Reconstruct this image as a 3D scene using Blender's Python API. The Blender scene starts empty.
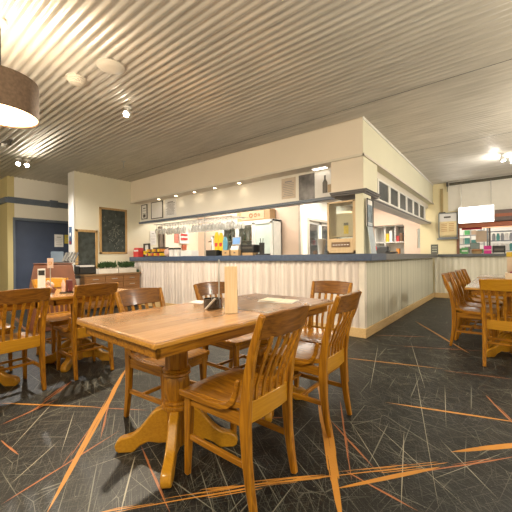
import bpy, bmesh, math, random
from mathutils import Vector, Matrix
random.seed(7)
S = bpy.context.scene
C = S.collection
PI = math.pi
def R(d): return math.radians(d)

# ------------------------------------------------------------------ camera, world, lights, exposure
cam = bpy.data.cameras.new('camera'); camo = bpy.data.objects.new('camera', cam); C.objects.link(camo)
cam.sensor_width = 36; cam.lens = 36 * 318 / 512; cam.clip_start = .02; cam.clip_end = 100
camo.location = (0, 0, 1.10)
camo.matrix_world = Matrix.Translation((0, 0, 1.10)) @ Matrix.Rotation(R(38.06), 4, 'Z') @ Matrix.Rotation(R(90), 4, 'X') @ Matrix.Rotation(-.010, 4, 'Z')
cam.shift_y = 1 / 512
S.camera = camo
S.view_settings.view_transform = 'Standard'; S.view_settings.look = 'None'
S.view_settings.gamma = 1; S.view_settings.exposure = 1.0; S.view_settings.use_curve_mapping = False
W = bpy.data.worlds.new('world'); S.world = W; W.use_nodes = True
W.node_tree.nodes['Background'].inputs[0].default_value = (1, .93, .82, 1)
W.node_tree.nodes['Background'].inputs[1].default_value = .3
WARM = (1, .85, .64); CREAM = (1, .92, .80); WHITE = (1, .96, .9); COOL = (.86, .94, 1)
def light(name, kind, loc, power, color=WARM, size=.1, rot=None, spot=None, size_y=None):
    l = bpy.data.lights.new(name, kind); o = bpy.data.objects.new(name, l); C.objects.link(o)
    o.location = loc; l.energy = power; l.color = color
    if kind == 'AREA':
        l.size = size
        if size_y: l.shape = 'RECTANGLE'; l.size_y = size_y
    else: l.shadow_soft_size = size
    if kind == 'SPOT': l.spot_size = R(spot or 90); l.spot_blend = .6
    if rot: o.rotation_euler = [R(a) for a in rot]
    return o
light('ceiling_spot_light', 'SPOT', (-3.62, 2.09, 2.79), 190, WARM, .035, (0, 0, 0), 168)
light('recess_spot_light', 'SPOT', (-6.95, 1.98, 2.76), 75, WHITE, .05, (0, -12, 0), 165)
light('fill_light', 'POINT', (-3.10, .735, 2.47), 17, WARM, .08)
light('fill_light', 'POINT', (-.9, -.8, 2.15), 85, WARM, .22)  # unseen fill behind the camera, no fixture modelled
light('fill_light', 'POINT', (2.2, 1.2, 2.15), 75, CREAM, .22)  # fill added to the right of the camera, without a fixture
light('fill_light', 'POINT', (-5.6, -1.2, 2.15), 90, WARM, .22)  # added out of view on the left to brighten the room
light('fill_light', 'POINT', (2.0, 5.6, 2.2), 90, CREAM, .22)  # unseen fill added beyond the right edge of the view
light('track_spot_light', 'POINT', (.02, 7.55, 2.72), 7, WHITE, .05)
light('bar_ceiling_light', 'AREA', (-5.4, 5.65, 2.55), 36, CREAM, 2.4, None, None, .8)
light('bar_ceiling_light', 'AREA', (-2.9, 6.4, 2.55), 38, CREAM, 1.2, None, None, 1.6)
light('bar_ceiling_light', 'AREA', (-2.8, 8.4, 2.55), 18, CREAM, 1.2, None, None, 1.0)
light('kitchen_ceiling_light', 'AREA', (-.6, 10.3, 2.7), 30, WHITE, 2.4, None, None, .6)
for x in (-6.23, -5.61, -5.01, -4.42, -3.79): light('downlight_beam', 'SPOT', (x, 4.37, 2.43), .4, WARM, .03, (0, 0, 0), 140)

# ------------------------------------------------------------------ materials
MAT = {}
def new_mat(name):
    m = bpy.data.materials.new(name); m.use_nodes = True; MAT[name] = m
    return m, m.node_tree.nodes, m.node_tree.links, m.node_tree.nodes['Principled BSDF']
def mat(name, col, rough=.5, metal=0, noise=.06, scale=8, emit=None, es=0, alpha=1, trans=0, coat=0, bump=0):
    if name in MAT: return MAT[name]
    m, n, l, b = new_mat(name)
    b.inputs['Roughness'].default_value = rough; b.inputs['Metallic'].default_value = metal
    b.inputs['Coat Weight'].default_value = coat; b.inputs['Coat Roughness'].default_value = .15
    b.inputs['Transmission Weight'].default_value = trans
    if alpha < 1: b.inputs['Alpha'].default_value = alpha
    tc = n.new('ShaderNodeTexCoord'); nz = n.new('ShaderNodeTexNoise'); nz.inputs['Scale'].default_value = scale; nz.inputs['Detail'].default_value = 3
    l.new(tc.outputs['Object'], nz.inputs['Vector'])
    cr = n.new('ShaderNodeValToRGB'); l.new(nz.outputs['Fac'], cr.inputs['Fac'])
    cr.color_ramp.elements[0].position = .3; cr.color_ramp.elements[1].position = .7
    cr.color_ramp.elements[0].color = [c * (1 - noise) for c in col] + [1]; cr.color_ramp.elements[1].color = [min(1, c * (1 + noise)) for c in col] + [1]
    l.new(cr.outputs['Color'], b.inputs['Base Color'])
    if emit: b.inputs['Emission Color'].default_value = (*emit, 1); b.inputs['Emission Strength'].default_value = es
    if bump:
        bp = n.new('ShaderNodeBump'); bp.inputs['Strength'].default_value = bump; l.new(nz.outputs['Fac'], bp.inputs['Height']); l.new(bp.outputs['Normal'], b.inputs['Normal'])
    return m
def wood(name, c0, c1, axis=1, rough=.28, coat=.4, scale=3, plank=0):
    m, n, l, b = new_mat(name)
    b.inputs['Roughness'].default_value = rough; b.inputs['Coat Weight'].default_value = coat; b.inputs['Coat Roughness'].default_value = .12; b.inputs['Specular IOR Level'].default_value = .3
    tc = n.new('ShaderNodeTexCoord'); mp = n.new('ShaderNodeMapping'); l.new(tc.outputs['Object'], mp.inputs['Vector'])
    s = [30, 30, 30]; s[axis] = 1.6; mp.inputs['Scale'].default_value = s
    nz = n.new('ShaderNodeTexNoise'); nz.inputs['Scale'].default_value = scale; nz.inputs['Detail'].default_value = 6; nz.inputs['Distortion'].default_value = .6
    l.new(mp.outputs['Vector'], nz.inputs['Vector'])
    cr = n.new('ShaderNodeValToRGB'); cr.color_ramp.elements[0].position = .32; cr.color_ramp.elements[1].position = .66
    cr.color_ramp.elements[0].color = (*c0, 1); cr.color_ramp.elements[1].color = (*c1, 1)
    l.new(nz.outputs['Fac'], cr.inputs['Fac']); out = cr.outputs['Color']
    if plank:
        sp = n.new('ShaderNodeSeparateXYZ'); l.new(tc.outputs['Object'], sp.inputs[0])
        mu = n.new('ShaderNodeMath'); mu.operation = 'MULTIPLY'; mu.inputs[1].default_value = 1 / plank; l.new(sp.outputs[0], mu.inputs[0])
        fl = n.new('ShaderNodeMath'); fl.operation = 'FLOOR'; l.new(mu.outputs[0], fl.inputs[0])
        wn = n.new('ShaderNodeTexWhiteNoise'); wn.noise_dimensions = '1D'; l.new(fl.outputs[0], wn.inputs['W'])
        mr = n.new('ShaderNodeMapRange'); mr.inputs[3].default_value = .8; mr.inputs[4].default_value = 1.15; l.new(wn.outputs['Value'], mr.inputs[0])
        # worn cloudy patches in the varnish
        n2 = n.new('ShaderNodeTexNoise'); n2.inputs['Scale'].default_value = 5; n2.inputs['Detail'].default_value = 4; l.new(tc.outputs['Object'], n2.inputs['Vector'])
        m2 = n.new('ShaderNodeMapRange'); m2.inputs[1].default_value = .35; m2.inputs[2].default_value = .7; m2.inputs[3].default_value = .93; m2.inputs[4].default_value = 1.05; l.new(n2.outputs['Fac'], m2.inputs[0])
        m3 = n.new('ShaderNodeMath'); m3.operation = 'MULTIPLY'; l.new(mr.outputs[0], m3.inputs[0]); l.new(m2.outputs[0], m3.inputs[1])
        vm = n.new('ShaderNodeVectorMath'); vm.operation = 'SCALE'; l.new(out, vm.inputs[0]); l.new(m3.outputs[0], vm.inputs['Scale']); out = vm.outputs[0]
        m4 = n.new('ShaderNodeMapRange'); m4.inputs[3].default_value = rough - .06; m4.inputs[4].default_value = rough + .12; l.new(n2.outputs['Fac'], m4.inputs[0]); l.new(m4.outputs[0], b.inputs['Roughness'])
    l.new(out, b.inputs['Base Color'])
    return m
OAK = wood('honey_oak', (.20, .074, .005), (.45, .195, .012), 1, .32, .25)
OAKZ = wood('honey_oak_upright', (.20, .074, .005), (.45, .195, .012), 2, .32, .25)
OAKX = wood('honey_oak_cross', (.20, .072, .005), (.45, .19, .012), 0, .32, .25)
DARKOAK = wood('red_oak_cross', (.11, .040, .006), (.25, .10, .013), 0, .32, .3)
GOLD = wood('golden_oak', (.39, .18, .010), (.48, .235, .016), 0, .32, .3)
TOP = wood('table_top_oak', (.44, .235, .105), (.57, .325, .155), 1, .2, .5, 3, .1)
TOPDARK = wood('worn_table_top_oak', (.22, .12, .06), (.36, .21, .11), 1, .26, .5, 3, .1)
EDGE = wood('table_edge_oak', (.36, .16, .022), (.56, .28, .045), 1)
SIDEW = wood('sideboard_wood', (.22, .10, .035), (.36, .18, .07), 1, .4, .2)
PINE = wood('pine_board', (.62, .42, .19), (.75, .54, .28), 1, .5, .1)
PALEW = wood('pale_veneer', (.62, .46, .27), (.72, .55, .35), 2, .5, .1)
FRAMEW = wood('frame_wood', (.42, .26, .10), (.55, .36, .16), 2, .45, .2)
WALL = mat('cream_wall', (.83, .79, .64), .7, noise=.02, scale=2)
WALLP = mat('pale_wall', (.86, .82, .74), .7, noise=.02, scale=2)
BULK = mat('bulkhead_paint', (.82, .73, .61), .6, noise=.02, scale=2)
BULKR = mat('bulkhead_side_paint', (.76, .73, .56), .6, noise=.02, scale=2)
SOFFIT = mat('soffit_paint', (.74, .68, .58), .7, noise=.02)
BLUE = mat('blue_paint', (.055, .075, .13), .45, noise=.08, scale=4)
BLUEB = mat('slate_blue_moulding', (.12, .15, .20), .45, noise=.1, scale=4)
SLATE = mat('slate_counter', (.06, .09, .16), .35, noise=.15, scale=20, coat=.2)
GREYR = mat('grey_rail', (.16, .15, .15), .5)
WHITE_ = mat('white_paint', (.82, .80, .76), .5, noise=.02)
BLACK = mat('black_plastic', (.02, .02, .02), .4, noise=.1)
CHALK = mat('chalkboard', (.045, .055, .05), .7, noise=.5, scale=9)
STEEL = mat('steel', (.55, .55, .55), .3, 1, noise=.05)
DARKM = mat('dark_metal', (.12, .11, .10), .45, .6)
PAPER = mat('paper', (.82, .80, .78), .7, noise=.03)
RED = mat('red_print', (.55, .05, .05), .5, noise=.2, scale=30)
YEL = mat('yellow_print', (.80, .55, .03), .5, noise=.1, scale=30)
PINK = mat('pink_wall', (.78, .60, .48), .7, noise=.02)
GREEN = mat('leaf_green', (.07, .14, .05), .6, noise=.4, scale=30)
GLASS = mat('clear_glass', (.95, .97, .97), .03, noise=0, trans=1)
def thin_glass(name, tint, gl=.12):
    m, n, l, b = new_mat(name); n.remove(b)
    t = n.new('ShaderNodeBsdfTransparent'); t.inputs[0].default_value = (*tint, 1)
    g = n.new('ShaderNodeBsdfGlossy'); g.inputs['Roughness'].default_value = .04
    mx = n.new('ShaderNodeMixShader'); lw = n.new('ShaderNodeLayerWeight'); lw.inputs[0].default_value = .25
    mr = n.new('ShaderNodeMapRange'); mr.inputs[3].default_value = gl; mr.inputs[4].default_value = .9; l.new(lw.outputs['Fresnel'], mr.inputs[0])
    l.new(mr.outputs[0], mx.inputs[0]); l.new(t.outputs[0], mx.inputs[1]); l.new(g.outputs[0], mx.inputs[2]); l.new(mx.outputs[0], n['Material Output'].inputs[0])
    return m
PANE = thin_glass('pane_glass', (.93, .96, .95), .06)
WINEG = thin_glass('wine_glass', (.97, .97, .96), .12)
_n = WINEG.node_tree.nodes; _l = WINEG.node_tree.links; _tr = _n.new('ShaderNodeBsdfTranslucent'); _tr.inputs[0].default_value = (.95, .95, .93, 1); _m = _n.new('ShaderNodeMixShader'); _m.inputs[0].default_value = .3
_src = _n['Material Output'].inputs[0].links[0].from_socket; _l.new(_src, _m.inputs[1]); _l.new(_tr.outputs[0], _m.inputs[2]); _l.new(_m.outputs[0], _n['Material Output'].inputs[0])
def glow(name, col, s): return mat(name, col, .6, emit=col, es=s, noise=0)
BULB = glow('bulb_glow', (1, .9, .72), 60)
DIFF = glow('lamp_diffuser', (1, .86, .66), 1.25)
DOWNL = glow('downlight_glow', (1, .93, .78), 2)
BOXL = glow('lightbox_glow', (1, .98, .95), 2.2)

# corrugated ceiling steel
m, n, l, b = new_mat('corrugated_steel')
b.inputs['Metallic'].default_value = .3; b.inputs['Roughness'].default_value = .35
tc = n.new('ShaderNodeTexCoord'); mp = n.new('ShaderNodeMapping'); mp.inputs['Scale'].default_value = (.6, 9, 1); l.new(tc.outputs['Object'], mp.inputs[0])
nz = n.new('ShaderNodeTexNoise'); nz.inputs['Scale'].default_value = 3; nz.inputs['Detail'].default_value = 5; l.new(mp.outputs[0], nz.inputs['Vector'])
cr = n.new('ShaderNodeValToRGB'); cr.color_ramp.elements[0].color = (.56, .52, .45, 1); cr.color_ramp.elements[1].color = (.74, .69, .61, 1); cr.color_ramp.elements[0].position = .3; cr.color_ramp.elements[1].position = .7
l.new(nz.outputs['Fac'], cr.inputs[0]); l.new(cr.outputs[0], b.inputs['Base Color'])
CORR = m
# bar front cladding with uneven vertical tints
def cladding(name, c0, c1, axis):
    m, n, l, b = new_mat(name); b.inputs['Roughness'].default_value = .5
    tc = n.new('ShaderNodeTexCoord'); mp = n.new('ShaderNodeMapping'); s = [0, 0, 0]; s[axis] = 9; mp.inputs['Scale'].default_value = s; l.new(tc.outputs['Object'], mp.inputs[0])
    nz = n.new('ShaderNodeTexNoise'); nz.inputs['Scale'].default_value = 1.3; nz.inputs['Detail'].default_value = 3; l.new(mp.outputs[0], nz.inputs['Vector'])
    cr = n.new('ShaderNodeValToRGB'); cr.color_ramp.elements[0].color = (*c0, 1); cr.color_ramp.elements[1].color = (*c1, 1); cr.color_ramp.elements[0].position = .35; cr.color_ramp.elements[1].position = .6
    l.new(nz.outputs['Fac'], cr.inputs[0]); l.new(cr.outputs[0], b.inputs['Base Color']); return m
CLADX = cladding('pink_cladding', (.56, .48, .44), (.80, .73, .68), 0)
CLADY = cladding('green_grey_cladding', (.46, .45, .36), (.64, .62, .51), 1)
CLADF = cladding('far_cladding', (.60, .56, .44), (.76, .72, .60), 0)

# patterned carpet: (x0, y0, x1, y1, half width, brushiness)
STREAKS_BIG = [(-3.07, 1.76, -1.56, 0.51, 0.022, 0.38), (-1.41, 2.74, -0.52, 1.21, 0.034, 0.36), (-0.25, 2.06, 0.25, 2.58, 0.022, 0.3), (-3.06, 0.70, -2.38, 1.13, 0.01, 0.3), (-0.72, 2.47, 0.12, 2.71, 0.011, 0.3), (-1.41, 0.63, -0.81, 1.37, 0.03, 0.53), (-1.15, 1.01, -0.66, 1.52, 0.02, 0.5), (-0.64, 1.41, -0.27, 1.89, 0.014, 0.35), (-0.84, 1.33, -0.24, 1.96, 0.03, 0.54), (-1.44, 3.28, -0.46, 3.54, 0.013, 0.42), (-1.20, 5.84, -0.31, 4.24, 0.016, 0.4), ]
STREAKS_PINK = [(-2.70, 0.80, -3.10, 1.24, 0.02, 0.5), (-2.65, 0.61, -2.78, 1.02, 0.008, 0.4), (-2.43, 1.09, -2.03, 1.33, 0.006, 0.4), (-2.43, 1.24, -1.94, 0.93, 0.006, 0.4), (-1.79, 0.41, -1.95, 1.06, 0.006, 0.4), (-1.70, 1.05, -1.13, 0.84, 0.006, 0.4), (-1.84, 0.67, -2.43, 1.24, 0.012, 0.56), (-0.44, 1.68, 0.06, 2.26, 0.012, 0.5), (-0.13, 3.07, 0.07, 2.58, 0.01, 0.45), (-2.41, 12.61, -2.05, 8.39, 0.01, 0.4), (-1.46, 4.47, -0.80, 4.81, 0.012, 0.4), (-1.17, 4.06, -0.05, 4.52, 0.009, 0.45), (-1.00, 2.30, -0.60, 1.51, 0.006, 0.4), (-0.93, 1.98, -0.53, 1.66, 0.006, 0.4), (-0.50, 3.48, 0.09, 3.61, 0.01, 0.5), (-2.43, 0.56, -2.16, 0.58, 0.006, 0.4), (-10.82, 2.51, -3.48, 1.28, 0.02, 0.5), (-2.02, 3.44, -1.34, 3.23, 0.01, 0.4), (-0.66, 1.56, -0.30, 1.50, 0.006, 0.4), (-1.47, 1.58, -1.12, 1.90, 0.006, 0.4), ]
STREAKS_WHITE = [(-2.77, 0.98, -2.22, 0.53, 0.005, 0.4), (-2.47, 1.00, -1.97, 0.72, 0.004, 0.4), (-1.64, 0.98, -1.30, 0.70, 0.006, 0.35), (-1.75, 0.73, -1.54, 1.37, 0.003, 0.4), (-1.91, 0.47, -2.14, 0.78, 0.004, 0.4), (-0.69, 3.34, -0.23, 1.55, 0.003, 0.35), (-0.88, 2.62, -1.24, 4.01, 0.004, 0.35), (-0.98, 4.49, -0.52, 2.89, 0.004, 0.35), (-0.83, 2.06, -0.38, 1.52, 0.003, 0.4), (-0.51, 2.15, -0.36, 1.45, 0.004, 0.35), (-0.31, 2.16, -0.03, 1.79, 0.004, 0.4), (-0.41, 3.10, -0.30, 2.31, 0.003, 0.4), (-0.72, 2.14, -0.13, 1.64, 0.003, 0.35), (-2.36, 1.29, -1.08, 0.90, 0.002, 0.35), (-0.30, 1.74, 0.02, 2.29, 0.003, 0.4), ]

def carpet(cell):
    m, n, l, b = new_mat('scratched_carpet')
    X0, Y0, X1, Y1 = cell
    def hit(q):   # does the streak touch this stretch of carpet
        for i in range(41):
            x = q[0] + (q[2] - q[0]) * i / 40; y = q[1] + (q[3] - q[1]) * i / 40
            if X0 - .06 <= x <= X1 + .06 and Y0 - .06 <= y <= Y1 + .06: return True
        return False; b.inputs['Roughness'].default_value = .9; b.inputs['Specular IOR Level'].default_value = .05
    def math_(op, a, b_=None, c=None, clamp=False):
        x = n.new('ShaderNodeMath'); x.operation = op; x.use_clamp = clamp
        for i, v in enumerate((a, b_, c)):
            if v is None: continue
            if isinstance(v, (int, float)): x.inputs[i].default_value = v
            else: l.new(v, x.inputs[i])
        return x.outputs[0]
    geo = n.new('ShaderNodeTexCoord'); P = geo.outputs['Object']
    def rot(a, sc, off=(0, 0, 0)):
        mp = n.new('ShaderNodeMapping'); mp.vector_type = 'POINT'; mp.inputs['Rotation'].default_value = (0, 0, a)
        l.new(P, mp.inputs[0]); m2 = n.new('ShaderNodeMapping'); m2.inputs['Scale'].default_value = sc; m2.inputs['Location'].default_value = off; l.new(mp.outputs[0], m2.inputs[0]); return m2.outputs[0]
    # streak node group
    g = bpy.data.node_groups.new('streak', 'ShaderNodeTree')
    for nm, ty in (('P', 'NodeSocketVector'), ('Center', 'NodeSocketVector'), ('Angle', 'NodeSocketFloat'), ('Half', 'NodeSocketFloat'), ('Width', 'NodeSocketFloat'), ('Brush', 'NodeSocketFloat')):
        g.interface.new_socket(nm, in_out='INPUT', socket_type=ty)
    g.interface.new_socket('Mask', in_out='OUTPUT', socket_type='NodeSocketFloat')
    gi = g.nodes.new('NodeGroupInput'); go = g.nodes.new('NodeGroupOutput'); gl = g.links
    def gm(op, a, b_=None, c=None, clamp=False):
        x = g.nodes.new('ShaderNodeMath'); x.operation = op; x.use_clamp = clamp
        for i, v in enumerate((a, b_, c)):
            if v is None: continue
            if isinstance(v, (int, float)): x.inputs[i].default_value = v
            else: gl.new(v, x.inputs[i])
        return x.outputs[0]
    sub = g.nodes.new('ShaderNodeVectorMath'); sub.operation = 'SUBTRACT'; gl.new(gi.outputs['P'], sub.inputs[0]); gl.new(gi.outputs['Center'], sub.inputs[1])
    vr = g.nodes.new('ShaderNodeVectorRotate'); vr.rotation_type = 'Z_AXIS'; gl.new(sub.outputs[0], vr.inputs['Vector']); gl.new(gi.outputs['Angle'], vr.inputs['Angle'])
    se = g.nodes.new('ShaderNodeSeparateXYZ'); gl.new(vr.outputs[0], se.inputs[0])
    ax = gm('DIVIDE', gm('ABSOLUTE', se.outputs[0]), gi.outputs['Half'])
    tap = gm('SUBTRACT', 1, gm('POWER', ax, 2.5), clamp=True)
    cb = g.nodes.new('ShaderNodeCombineXYZ'); gl.new(gm('MULTIPLY', se.outputs[0], 1.6), cb.inputs[0]); gl.new(gm('MULTIPLY', se.outputs[1], 90), cb.inputs[1])
    nz = g.nodes.new('ShaderNodeTexNoise'); nz.inputs['Scale'].default_value = 1; nz.inputs['Detail'].default_value = 1; gl.new(cb.outputs[0], nz.inputs['Vector'])
    w = gm('MULTIPLY', gi.outputs['Width'], gm('MULTIPLY', tap, gm('ADD', .6, gm('MULTIPLY', nz.outputs['Fac'], .8))))
    inside = gm('LESS_THAN', gm('ABSOLUTE', se.outputs[1]), w)
    br = gm('GREATER_THAN', nz.outputs['Fac'], gi.outputs['Brush'])
    gl.new(gm('MULTIPLY', inside, br), go.inputs[0])
    def streaks(lst):
        out = None
        for (x0, y0, x1, y1, w, brush) in lst:
            s = n.new('ShaderNodeGroup'); s.node_tree = g; l.new(P, s.inputs['P'])
            s.inputs['Center'].default_value = ((x0 + x1) / 2, (y0 + y1) / 2, 0); s.inputs['Angle'].default_value = -math.atan2(y1 - y0, x1 - x0)
            s.inputs['Half'].default_value = math.hypot(x1 - x0, y1 - y0) / 2; s.inputs['Width'].default_value = w if lst is not whi else w * .6; s.inputs['Brush'].default_value = brush
            out = s.outputs[0] if out is None else math_('MAXIMUM', out, s.outputs[0])
        return out
    big = [q for q in STREAKS_BIG if hit(q)]; thin = [q for q in STREAKS_PINK if hit(q)]; whi = [q for q in STREAKS_WHITE if hit(q)]
    # base
    nb = n.new('ShaderNodeTexNoise'); nb.inputs['Scale'].default_value = 1.1; nb.inputs['Detail'].default_value = 3; l.new(P, nb.inputs['Vector'])
    cb_ = n.new('ShaderNodeValToRGB'); cb_.color_ramp.elements[0].position = .35; cb_.color_ramp.elements[1].position = .65
    cb_.color_ramp.elements[0].color = (.003, .003, .003, 1); cb_.color_ramp.elements[1].color = (.008, .010, .010, 1); l.new(nb.outputs['Fac'], cb_.inputs[0])
    # fine scratches at many angles
    sc = None
    for i, (a, sx, sy, th) in enumerate([(.65, 2.5, 210, .70), (1.25, 1.8, 190, .735), (1.2, 5, 260, .71), (1.75, 1.7, 190, .735), (2.3, 2.2, 190, .735), (.15, 2, 210, .73), (.5, 6, 280, .67), (2.25, 5, 250, .70), (.55, 1.2, 90, .75), (1.5, 1.1, 80, .755), (2.5, 1.2, 85, .755), (.02, 1.4, 90, .75)]):
        nz = n.new('ShaderNodeTexNoise'); nz.inputs['Scale'].default_value = 1; nz.inputs['Detail'].default_value = 0; l.new(rot(a, (sx, sy, 1), (i * 7.3, i * 3.1, 0)), nz.inputs['Vector'])
        t = math_('MULTIPLY', math_('SUBTRACT', nz.outputs['Fac'], th + .018), 26, clamp=True)
        if sy > 150: t = math_('MULTIPLY', t, .42)
        sc = t if sc is None else math_('MAXIMUM', sc, t)
    for i, (s_, rx, wd) in enumerate([(1.6, .4, .004), (3.2, 1.1, .006)]):
        v = n.new('ShaderNodeTexVoronoi'); v.feature = 'DISTANCE_TO_EDGE'; v.inputs['Scale'].default_value = s_; l.new(rot(rx, (1, 2.4, 1), (i * 3, 0, 0)), v.inputs['Vector'])
        nm = n.new('ShaderNodeTexNoise'); nm.inputs['Scale'].default_value = 3; l.new(P, nm.inputs['Vector'])
        t = math_('MULTIPLY', math_('LESS_THAN', v.outputs['Distance'], wd), math_('MULTIPLY', math_('SUBTRACT', nm.outputs['Fac'], .42), 6, clamp=True))
        sc = math_('MAXIMUM', sc, math_('MULTIPLY', t, .8))
    # flecks
    nf = n.new('ShaderNodeTexNoise'); nf.inputs['Scale'].default_value = 90; nf.inputs['Detail'].default_value = 1; l.new(P, nf.inputs['Vector'])
    sc = math_('MAXIMUM', sc, math_('MULTIPLY', math_('SUBTRACT', nf.outputs['Fac'], .675), 9, clamp=True))
    def mix(f, a, bcol):
        x = n.new('ShaderNodeMix'); x.data_type = 'RGBA'; l.new(f, x.inputs[0]); l.new(a, x.inputs[6]); x.inputs[7].default_value = (*bcol, 1); return x.outputs[2]
    c = mix(math_('MULTIPLY', sc, .40), cb_.outputs[0], (.42, .42, .34))
    if whi: c = mix(math_('MULTIPLY', streaks(whi), .8), c, (.42, .40, .31))
    if thin: c = mix(math_('MULTIPLY', streaks(thin), .75), c, (.50, .18, .06))
    if big: c = mix(math_('MULTIPLY', streaks(big), .95), c, (.54, .24, .035))
    l.new(c, b.inputs['Base Color'])
    bp = n.new('ShaderNodeBump'); bp.inputs['Strength'].default_value = .3; bp.inputs['Distance'].default_value = .004; l.new(nf.outputs['Fac'], bp.inputs['Height']); l.new(bp.outputs[0], b.inputs['Normal'])
    return m

# ------------------------------------------------------------------ mesh helpers
class MB:
    def __init__(s): s.bm = bmesh.new()
    def box(s, c, d, rot=None, seg=None):
        M = Matrix.Translation(c)
        if rot: M = M @ Matrix.Rotation(R(rot[2]), 4, 'Z') @ Matrix.Rotation(R(rot[1]), 4, 'Y') @ Matrix.Rotation(R(rot[0]), 4, 'X')
        bmesh.ops.create_cube(s.bm, size=1, matrix=M @ Matrix.Diagonal((*d, 1))); return s
    def b2(s, a, b): return s.box([(a[i] + b[i]) / 2 for i in range(3)], [abs(b[i] - a[i]) for i in range(3)])
    def lathe(s, prof, seg=20, c=(0, 0, 0), M=None, phase=0):
        rings = []
        for r, z in prof:
            ring = []
            for k in range(seg):
                a = 2 * PI * k / seg + phase
                v = Vector((r * math.cos(a), r * math.sin(a), z))
                if M: v = M @ v
                ring.append(s.bm.verts.new(v + Vector(c)))
            rings.append(ring)
        for i in range(len(rings) - 1):
            for k in range(seg):
                s.bm.faces.new((rings[i][k], rings[i][(k + 1) % seg], rings[i + 1][(k + 1) % seg], rings[i + 1][k]))
        if prof[0] != prof[-1]:
            if prof[0][0] > 0: s.bm.faces.new(rings[0][::-1])
            if prof[-1][0] > 0: s.bm.faces.new(rings[-1])
        return s
    def cyl(s, c, r, h, seg=16): return s.lathe([(r, 0), (r, h)], seg, c)
    def tube(s, pts, r, seg=8):
        pts = [Vector(p) for p in pts]; rings = []
        for i, p in enumerate(pts):
            d = (pts[min(i + 1, len(pts) - 1)] - pts[max(i - 1, 0)]).normalized()
            u = d.cross(Vector((0, 0, 1)));
            if u.length < .05: u = d.cross(Vector((1, 0, 0)))
            u.normalize(); v = d.cross(u)
            rr = r[i] if isinstance(r, (list, tuple)) else r
            rings.append([s.bm.verts.new(p + u * rr * math.cos(2 * PI * k / seg) + v * rr * math.sin(2 * PI * k / seg)) for k in range(seg)])
        for i in range(len(rings) - 1):
            for k in range(seg): s.bm.faces.new((rings[i][k], rings[i][(k + 1) % seg], rings[i + 1][(k + 1) % seg], rings[i + 1][k]))
        s.bm.faces.new(rings[0][::-1]); s.bm.faces.new(rings[-1]); return s
    def bar(s, pts, w, t, side=(1, 0, 0)):
        """rectangular section swept along pts; w along side, t across"""
        pts = [Vector(p) for p in pts]; side = Vector(side).normalized(); rings = []
        for i, p in enumerate(pts):
            d = (pts[min(i + 1, len(pts) - 1)] - pts[max(i - 1, 0)]).normalized()
            u = (side - d * side.dot(d)).normalized(); v = d.cross(u)
            ww = w[i] if isinstance(w, (list, tuple)) else w; tt = t[i] if isinstance(t, (list, tuple)) else t
            rings.append([s.bm.verts.new(p + u * ww / 2 * a + v * tt / 2 * b) for a, b in ((-1, -1), (1, -1), (1, 1), (-1, 1))])
        for i in range(len(rings) - 1):
            for k in range(4): s.bm.faces.new((rings[i][k], rings[i][(k + 1) % 4], rings[i + 1][(k + 1) % 4], rings[i + 1][k]))
        s.bm.faces.new(rings[0][::-1]); s.bm.faces.new(rings[-1]); return s
    def prism(s, poly, depth, M):
        a = [s.bm.verts.new(M @ Vector((x, y, -depth / 2))) for x, y in poly]; b = [s.bm.verts.new(M @ Vector((x, y, depth / 2))) for x, y in poly]
        s.bm.faces.new(a[::-1]); s.bm.faces.new(b); k = len(poly)
        for i in range(k): s.bm.faces.new((a[i], a[(i + 1) % k], b[(i + 1) % k], b[i]))
        return s
    def grid(s, f, nu, nv, thick):
        """closed slab: f(u,v)->Vector top; bottom is lowered by thick"""
        T = [[s.bm.verts.new(f(i / nu, j / nv)) for j in range(nv + 1)] for i in range(nu + 1)]
        B = [[s.bm.verts.new(T[i][j].co - Vector((0, 0, thick))) for j in range(nv + 1)] for i in range(nu + 1)]
        for i in range(nu):
            for j in range(nv):
                s.bm.faces.new((T[i][j], T[i + 1][j], T[i + 1][j + 1], T[i][j + 1])); s.bm.faces.new((B[i][j], B[i][j + 1], B[i + 1][j + 1], B[i + 1][j]))
        for i in range(nu):
            s.bm.faces.new((T[i][0], B[i][0], B[i + 1][0], T[i + 1][0])); s.bm.faces.new((T[i][nv], T[i + 1][nv], B[i + 1][nv], B[i][nv]))
        for j in range(nv):
            s.bm.faces.new((T[0][j], T[0][j + 1], B[0][j + 1], B[0][j])); s.bm.faces.new((T[nu][j], B[nu][j], B[nu][j + 1], T[nu][j + 1]))
        return s
    def blob(s, c, r, sx=1, sy=1, sz=1, sub=2):
        bmesh.ops.create_icosphere(s.bm, subdivisions=sub, radius=r, matrix=Matrix.Translation(c) @ Matrix.Diagonal((sx, sy, sz, 1))); return s
    def leaf(s, base, d, up, L, w):
        base = Vector(base); d = Vector(d).normalized(); sd = d.cross(Vector((0, 0, 1))).normalized()
        p1 = base + d * L * .5 + Vector((0, 0, up * .6)); tip = base + d * L + Vector((0, 0, up))
        v = [s.bm.verts.new(q) for q in (base, p1 + sd * w, tip, p1 - sd * w, p1 - Vector((0, 0, .004)))]
        s.bm.faces.new((v[0], v[1], v[4])); s.bm.faces.new((v[1], v[2], v[4])); s.bm.faces.new((v[2], v[3], v[4])); s.bm.faces.new((v[3], v[0], v[4])); return s
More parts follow.
